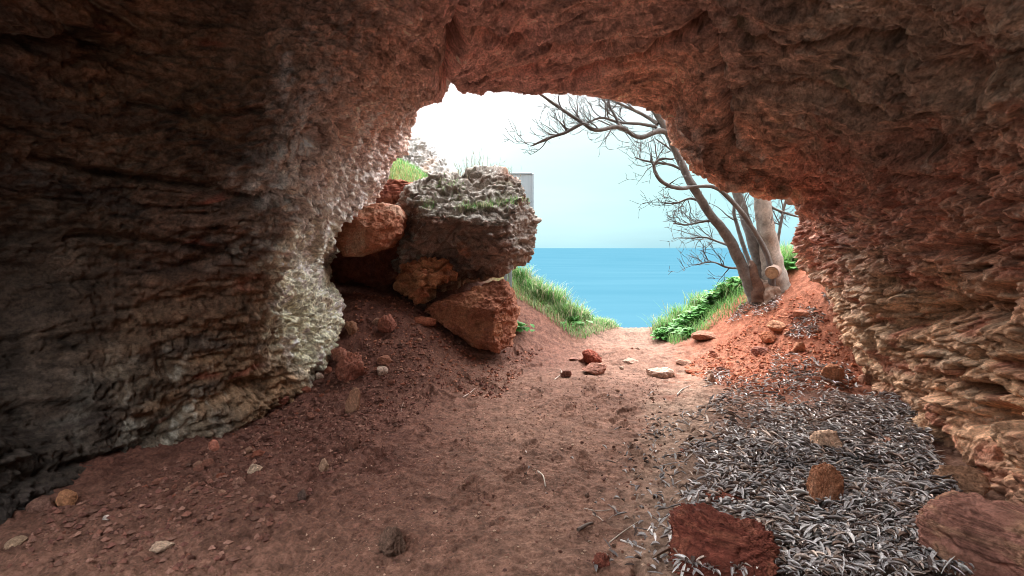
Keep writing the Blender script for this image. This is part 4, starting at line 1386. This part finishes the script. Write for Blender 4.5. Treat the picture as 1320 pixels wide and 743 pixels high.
# limbs
stem([(858, 170), (848, 169, -.05), (824, 177, -.15), (798, 164, -.25), (769, 168, -.35), (750, 158, -.4), (727, 143, -.45), (700, 124, -.5), (680, 112, -.55)], [8, 7, 6, 5.5, 5, 4.5, 4, 3, 2], BK, "branch", 9, twigs=14)
stem([(752, 159, -.4), (738, 166, -.42), (727, 172, -.45), (705, 179, -.5), (686, 188, -.5)], [4.5, 4, 3.5, 3, 1.5], BK, "branch", 7, twigs=11, tl=(.2, .45))
stem([(848, 160), (836, 152, .1), (821, 144, .15), (792, 131, .2), (766, 119, .25)], [6, 5, 4.5, 3.5, 2.5], BK, "branch", 7, twigs=12)
stem([(846, 164), (826, 160, -.1), (798, 158, -.2), (776, 152, -.3), (758, 158, -.35)], [5, 4, 3.5, 3, 1.5], BK, "branch", 7, twigs=12)
stem([(799, 163, -.25), (792, 148, -.2), (785, 138, -.15), (770, 120, -.1)], [4, 3.5, 3, 2], BK, "branch", 7, twigs=8)
stem([(892, 240), (880, 243, -.1), (863, 240, -.18), (849, 230, -.22), (843, 214, -.25), (852, 205, -.27), (868, 206, -.3)], [6, 5, 5, 4.5, 4, 3, 1.5], BK, "branch", 8, twigs=7, tl=(.2, .45))
stem([(884, 222), (866, 213, .1), (846, 210, .15), (830, 207, .2), (818, 203, .25)], [4, 3.5, 3, 2.5, 1.5], BK, "branch", 7, twigs=8, tl=(.2, .5))
stem([(906, 262), (890, 256, .1), (872, 262, .2), (856, 262, .25)], [4, 3, 2.2, 1.5], BK, "branch", 6, twigs=8, tl=(.2, .45))
stem([(922, 284), (905, 286, .1), (885, 290, .2), (868, 288, .25)], [4, 3, 2.2, 1.5], BK, "branch", 6, twigs=10, tl=(.2, .45))
stem([(944, 318), (926, 312, .2), (908, 306, .3), (890, 308, .4)], [4, 3, 2.2, 1.5], BK, "branch", 6, twigs=9, tl=(.2, .45))
stem([(958, 346), (938, 345, .2), (918, 338, .3), (896, 342, .4)], [4, 3, 2, 1.3], BK, "branch", 6, twigs=10, tl=(.2, .45))
stem([(874, 200), (858, 188, .15), (846, 180, .2)], [4, 2.5, 1.5], BK, "branch", 6, twigs=5, tl=(.2, .4))
stem([(985, 262, .05), (1000, 270, 0), (1016, 276, -.05), (1030, 280, -.1)], [5, 3.5, 3, 2], BK, "branch", 6, twigs=5, tl=(.2, .4))
stem([(916, 160, .3), (908, 200, .25), (920, 230, .22)], [3, 3, 2], BK, "branch", 6, twigs=8, tl=(.2, .5))

# ------------------------------------------------------------------ board on a post behind the boulder
bl = P(676, 262, 9.0)
board = thing("board", (bl[0], bl[1], float(hbase(bl[0], bl[1])[0])), "weathered blue-grey board on posts standing behind the huge boulder", "board")
bz = bl[2] - board.location.z
bmat = bpy.data.materials.new("painted_board")
bmat.use_nodes = True
nn_, ll_ = bmat.node_tree.nodes, bmat.node_tree.links
bb = nn_["Principled BSDF"]
bb.inputs["Roughness"].default_value = 0.7
tcx = nn_.new("ShaderNodeTexCoord")
wvx = nn_.new("ShaderNodeTexNoise")
mpx = nn_.new("ShaderNodeMapping")
mpx.inputs["Scale"].default_value = (40, 40, 1.5)
ll_.new(tcx.outputs["Object"], mpx.inputs["Vector"])
ll_.new(mpx.outputs["Vector"], wvx.inputs["Vector"])
wvx.inputs["Scale"].default_value = 1.5
rpx = nn_.new("ShaderNodeValToRGB")
rpx.color_ramp.elements[0].color = (.28, .40, .48, 1)
rpx.color_ramp.elements[1].color = (.40, .52, .60, 1)
ll_.new(wvx.outputs["Fac"], rpx.inputs["Fac"])
ll_.new(rpx.outputs["Color"], bb.inputs["Base Color"])


def box(name, lo, hi, mat, parent, bev=0.004):
    bm = bmesh.new()
    bmesh.ops.create_cube(bm, size=1.0)
    for v in bm.verts:
        v.co = Vector([(lo[k] + hi[k]) / 2 + v.co[k] * (hi[k] - lo[k]) for k in range(3)])
    bmesh.ops.bevel(bm, geom=bm.edges[:], offset=bev, segments=1, affect='EDGES')
    me = bpy.data.meshes.new(name)
    bm.to_mesh(me)
    bm.free()
    me.materials.append(mat)
    o = bpy.data.objects.new(name, me)
    COL.objects.link(o)
    o.parent = parent
    return o


hb = (262 - 225) / F * 9.0
box("panel", (-.34, -.02, bz - .55), (.125, .02, bz + hb), bmat, board)
box("frame_edge", (.127, -.03, bz - .58), (.155, .03, bz + hb + .01), bmat, board)
box("frame_edge", (-.36, -.03, bz + hb + .003), (.125, .03, bz + hb + .03), bmat, board)
for xx in (-.31, -.235):
    box("post", (xx - .03, .023, -.25), (xx + .03, .083, bz + hb - .03), bmat, board)

# ------------------------------------------------------------------ greenery outside
def blades(pts, z, h0, h1, wid, lean, pal, bias=(0, 0)):
    m_ = len(pts)
    L = rng.uniform(h0, h1, m_)
    a = rng.uniform(0, 6.28, m_)
    ln = rng.uniform(lean * .3, lean, m_)
    t = np.array([0, .4, .75, 1.0])
    w = np.array([1, .85, .5, .06])
    dx, dy = np.cos(a), np.sin(a)
    ox = (dx * ln)[:, None] * (t ** 1.8)[None] * L[:, None] + bias[0] * t[None] ** 2 * L[:, None]
    oy = (dy * ln)[:, None] * (t ** 1.8)[None] * L[:, None] + bias[1] * t[None] ** 2 * L[:, None]
    oz = L[:, None] * (t - .35 * (ln[:, None] ** 1.2) * t ** 2.2)
    px_, py_ = -dy[:, None] * w[None] * wid * .5, dx[:, None] * w[None] * wid * .5
    A = np.stack([pts[:, :1] + ox + px_, pts[:, 1:2] + oy + py_, z[:, None] + oz], -1)
    B = np.stack([pts[:, :1] + ox - px_, pts[:, 1:2] + oy - py_, z[:, None] + oz], -1)
    V = np.stack([A, B], 2).reshape(-1, 3)
    fq = grid_faces(4, 2)
    Fq = (fq[None] + (np.arange(m_) * 8)[:, None, None]).reshape(-1, 4)
    pal = np.array(pal)
    cc = pal[rng.randint(0, len(pal), m_)] * rng.uniform(.75, 1.25, (m_, 1))
    return V, Fq, np.repeat(cc, 8, 0)


GR = [(.085, .21, .05), (.11, .26, .06), (.18, .31, .10), (.08, .18, .06), (.25, .31, .15)]
GB = [(.085, .23, .05), (.13, .28, .07), (.07, .18, .045)]
DRY = [(.40, .36, .24), (.30, .28, .18), (.22, .25, .12)]


def grass_at(jobs):
    VV, FF, CC, off = [], [], [], 0
    for pts, z, a in jobs:
        V_, F_, C_ = blades(pts, z, *a)
        VV.append(V_)
        FF.append(F_ + off)
        CC.append(C_)
        off += len(V_)
    return np.vstack(VV), np.vstack(FF), np.vstack(CC)


def cl_pts(u, v, y, r_, m_):
    q = P(u, v, y)
    s = rng.normal(0, r_ * .5, (m_, 2))
    pts = np.array([q[0], q[1]])[None] + s
    return pts


jobs = []
pl = [(652, 360), (690, 372), (735, 395), (785, 418), (800, 424), (745, 440), (715, 420), (680, 392), (655, 380)]
x = scatter_uv(pl, 5200)
jobs.append((x, hbase(x[:, 0], x[:, 1]), (.06, .20, .008, .9, GR + GR + DRY)))
tag(mesh_np("grass", *grass_at(jobs), M_GRASS), "short mixed green and straw grass covering the bank left of the path", "grass", kind="stuff")

jobs = []
x = scatter_uv([(843, 436), (872, 400), (940, 372), (972, 382), (960, 398), (900, 436), (870, 446)], 3600)
jobs.append((x, hbase(x[:, 0], x[:, 1]), (.08, .24, .008, .8, GB + GR)))
tag(mesh_np("grass", *grass_at(jobs), M_GRASS), "bright green grass growing on the bank left of the tree", "grass", kind="stuff")

# turf behind the boulder and on its sloping top
jobs = []
gxy = np.stack([rng.uniform(-2.4, -1.0, 3000), rng.uniform(8.9, 10.9, 3000)], 1)
jobs.append((gxy, hbase(gxy[:, 0], gxy[:, 1]), (.05, .13, .009, .8, GB + GR)))
tag(mesh_np("grass", *grass_at(jobs), M_GRASS), "fresh green turf on the ledge between outcrop and huge boulder", "grass", kind="stuff")

# the boulder's own turf, dropped onto its surface by ray casting
main = bpy.data.objects["boulder"]
bpy.context.view_layer.update()
dg = bpy.context.evaluated_depsgraph_get()


def on_boulder(u, v):
    o_ = Vector((0, 0, EYE))
    dr_ = Vector(P(u, v, 1.0)) - o_
    hit, loc, nrm_, idx, ob, mt = scene.ray_cast(dg, o_, dr_.normalized())
    return loc if hit and ob == main else None


def turf(u0, v0, u1, v1, spread, cnt):
    P_ = []
    while len(P_) < cnt:
        t_ = rng.rand()
        q = on_boulder(u0 + (u1 - u0) * t_ + rng.normal(0, 3), v0 + (v1 - v0) * t_ + rng.normal(0, spread))
        cnt -= q is None
        if q is not None:
            P_.append(q[:])
    P_ = np.array(P_)
    return P_[:, :2], P_[:, 2] - .005


jobs = []
for a in ((590, 270, 620, 266, 3, 220), (620, 266, 688, 258, 2.5, 420), (548, 262, 560, 268, 4, 70), (565, 240, 600, 245, 8, 90)):
    x, z = turf(*a)
    jobs.append((x, z, (.03, .10, .007, .9, GR[:3] + DRY)))
tag(mesh_np("grass", *grass_at(jobs), M_GRASS), "thin grass tufts rooted along the top slope of the huge boulder", "grass", kind="stuff")

# individual grass tussocks on the left bank
TUS = [(652, 366, 9.7, .45, "grass tussock half hidden by the right edge of the huge boulder"),
       (684, 376, 9.5, .40, "blue-green grass tussock between the tall bright one and the boulder"),
       (668, 372, 9.6, .42, "pale grass tussock next to the huge boulder on the left bank"),
       (697, 384, 9.3, .46, "tall bright grass tussock, highest on the bank left of the path"),
       (716, 396, 9.4, .46, "broad arching grass tussock in the middle of the left bank"),
       (732, 416, 9.1, .42, "low lush grass tussock at the path edge of the left bank"),
       (748, 420, 9.7, .30, "feathery grass tussock just above the crest of the left bank"),
       (776, 417, 10.0, .20, "small grass tuft nearest the crest of the path")]
for u_, v_, y_, hh, lab in TUS:
    q = P(u_, v_, y_)
    m_ = 420
    s = np.clip(rng.normal(0, .10, (m_, 2)), -.22, .22)
    V_, F_, C_ = blades(s, np.zeros(m_) - .02, hh * .45, hh, .013, .95, GR + GB[:1] + DRY[:2])
    ob = mesh_np("grass_tussock", V_, F_, C_, M_GRASS, loc=(q[0], q[1], float(hbase(q[0], q[1])[0])))
    tag(ob, lab, "grass tussock", "grass tussocks on the left bank")
TU2 = [(858, 428, 9.6, .46, "pale wispy grass tussock at the seaward end of the right bank"),
       (880, 418, 9.9, .48, "tall wispy grass tussock behind the leafy plants"),
       (905, 402, 10.0, .40, "feathery grass tussock behind the middle leafy plants"),
       (946, 392, 9.0, .34, "bright grass tussock close to the foot of the tree"),
       (1012, 340, 9.0, .50, "grass tussock between the tree and the tan wall"),
       (1024, 338, 8.6, .46, "grass tussock against the outer edge of the tan wall")]
for u_, v_, y_, hh, lab in TU2:
    q = P(u_, v_, y_)
    m_ = 380
    s = np.clip(rng.normal(0, .11, (m_, 2)), -.24, .24)
    V_, F_, C_ = blades(s, np.zeros(m_) - .02, hh * .45, hh, .013, .8, GR + GB + DRY[1:])
    ob = mesh_np("grass_tussock", V_, F_, C_, M_GRASS, loc=(q[0], q[1], float(hbase(q[0], q[1])[0])))
    tag(ob, lab, "grass tussock", "grass tussocks by the tree")


def leafy(q, hh, leaves, lab, col, grp, size=.07):
    m_ = leaves
    V, Fq, C = [], [], []
    for k in range(m_):
        a = rng.uniform(0, 6.28)
        r_ = abs(rng.normal(0, .11))
        z0 = rng.uniform(.25, 1) * hh * (1 - min(r_ * 1.6, .6))
        base = np.array([math.cos(a) * r_, math.sin(a) * r_, z0])
        L = rng.uniform(.6, 1.4) * size
        wv_ = L * rng.uniform(.5, .75)
        el = rng.uniform(-.5, .6)
        b_ = a + rng.normal(0, .8)
        fd = np.array([math.cos(b_) * math.cos(el), math.sin(b_) * math.cos(el), math.sin(el)])
        sd2 = np.cross(fd, [0, 0, 1.])
        sd2 /= np.linalg.norm(sd2)
        up = np.cross(sd2, fd)
        o_ = len(V)
        for t, w in ((0, .15), (.3, .9), (.65, .95), (1, .1)):
            cpt = base + fd * L * t - up * 0.25 * L * t * t
            V += [cpt + sd2 * wv_ * w + up * .1 * L * w, cpt, cpt - sd2 * wv_ * w + up * .1 * L * w]
            cc = np.array(col) * rng.uniform(.8, 1.25)
            C += [cc] * 3
        for r in range(3):
            for c2 in range(2):
                i0 = o_ + r * 3 + c2
                Fq.append([i0, i0 + 1, i0 + 4, i0 + 3])
    root = thing("leafy_plant", (q[0], q[1], float(hbase(q[0], q[1])[0])), lab, "plant", grp)
    mesh_np("leaves", np.array(V), np.array(Fq), np.array(C), M_LEAF, root)
    T = Tubes()
    for k in range(7):
        a = rng.uniform(0, 6.28)
        tip = np.array([math.cos(a) * .09, math.sin(a) * .09, hh * rng.uniform(.6, .95)])
        T.add(smooth_path([np.array([0, 0, -.03]), tip * .5 + np.array([0, 0, .02]), tip], 3), np.linspace(.006, .002, 7), (.12, .22, .06), 4)
    T.build("stalks", M_LEAF, root)


LP = [(858, 436, 9.2, .22, "low leafy green plant at the path edge of the right bank"),
      (876, 434, 9.0, .24, "bright leafy plant second from the path on the right bank"),
      (893, 424, 9.0, .30, "dense leafy plant in the middle of the right bank"),
      (884, 416, 9.3, .30, "taller leafy plant behind the dense one on the right bank"),
      (905, 416, 9.0, .28, "glossy broad-leaved plant above the dense middle one"),
      (918, 398, 9.2, .32, "upright leafy plant half way up to the tree"),
      (932, 390, 9.1, .32, "leafy plant just below the grass near the tree"),
      (948, 382, 9.0, .30, "highest leafy plant, close to the leaning stem of the tree"),
      (888, 448, 8.4, .14, "small dark sprig of leaves at the lower rim of the right bank"),
      (1018, 352, 8.5, .22, "leafy plant between the tree foot and the tan wall"),
      (740, 432, 8.9, .16, "small leafy plant at the path edge below the grass tussocks"),
      (666, 404, 8.0, .12, "tiny leafy sprig tucked behind the wedge-shaped red slab")]
for u_, v_, y_, hh, lab in LP:
    leafy(P(u_, v_, y_), hh, 230 if hh > .2 else 90, lab, (.068, .205, .042), "leafy plants outside the cave mouth")

# dry weeds standing up behind the boulder's top edge
for k, (u_, v0, v1, y_, lab) in enumerate([(590, 226, 204, 8.6, "short dry weed at the far left of the boulder's skyline"), (603, 224, 196, 8.5, "bushy dry weed rising behind the boulder top, left of the tallest stalks"),
                                           (616, 222, 186, 8.4, "tallest thin dry weed stalks above the boulder top"), (630, 222, 203, 8.4, "dry weed with fine twigs just past the tallest stalks"),
                                           (646, 224, 206, 8.5, "low dry weed above the red patch of the boulder top"), (655, 228, 208, 8.5, "twiggy dry weed nearest the blue-grey board")]):
    q = P(u_, v0 + 8, y_)
    hh = (v0 - v1 + 8) * y_ / F
    T = Tubes()
    for j in range(16):
        a = rng.uniform(0, 6.28)
        ln = abs(rng.normal(0, .35))
        h2 = hh * rng.uniform(.45, 1)
        b0 = np.array([rng.normal(0, .07), rng.normal(0, .06), -.05])
        tip = b0 + np.array([math.cos(a) * ln * h2, math.sin(a) * ln * h2, h2])
        md = (b0 + tip) / 2 + np.array([rng.normal(0, .02), rng.normal(0, .02), .01])
        pt = smooth_path([b0, md, tip], 3)
        T.add(pt, np.linspace(.0035, .0018, len(pt)), (.22, .21, .15), 4)
        for s_ in range(3):
            i0 = rng.randint(2, len(pt) - 1)
            tp2 = pt[i0] + np.array([rng.normal(0, .05), rng.normal(0, .05), abs(rng.normal(0, .06))])
            T.add(np.array([pt[i0], (pt[i0] + tp2) / 2 + .004, tp2]), np.array([.002, .0018, .0015]), (.25, .24, .17), 4)
    ob = T.build("dry_weed", M_BARK, loc=q)
    tag(ob, lab, "weed", "dry weeds on the boulder skyline")
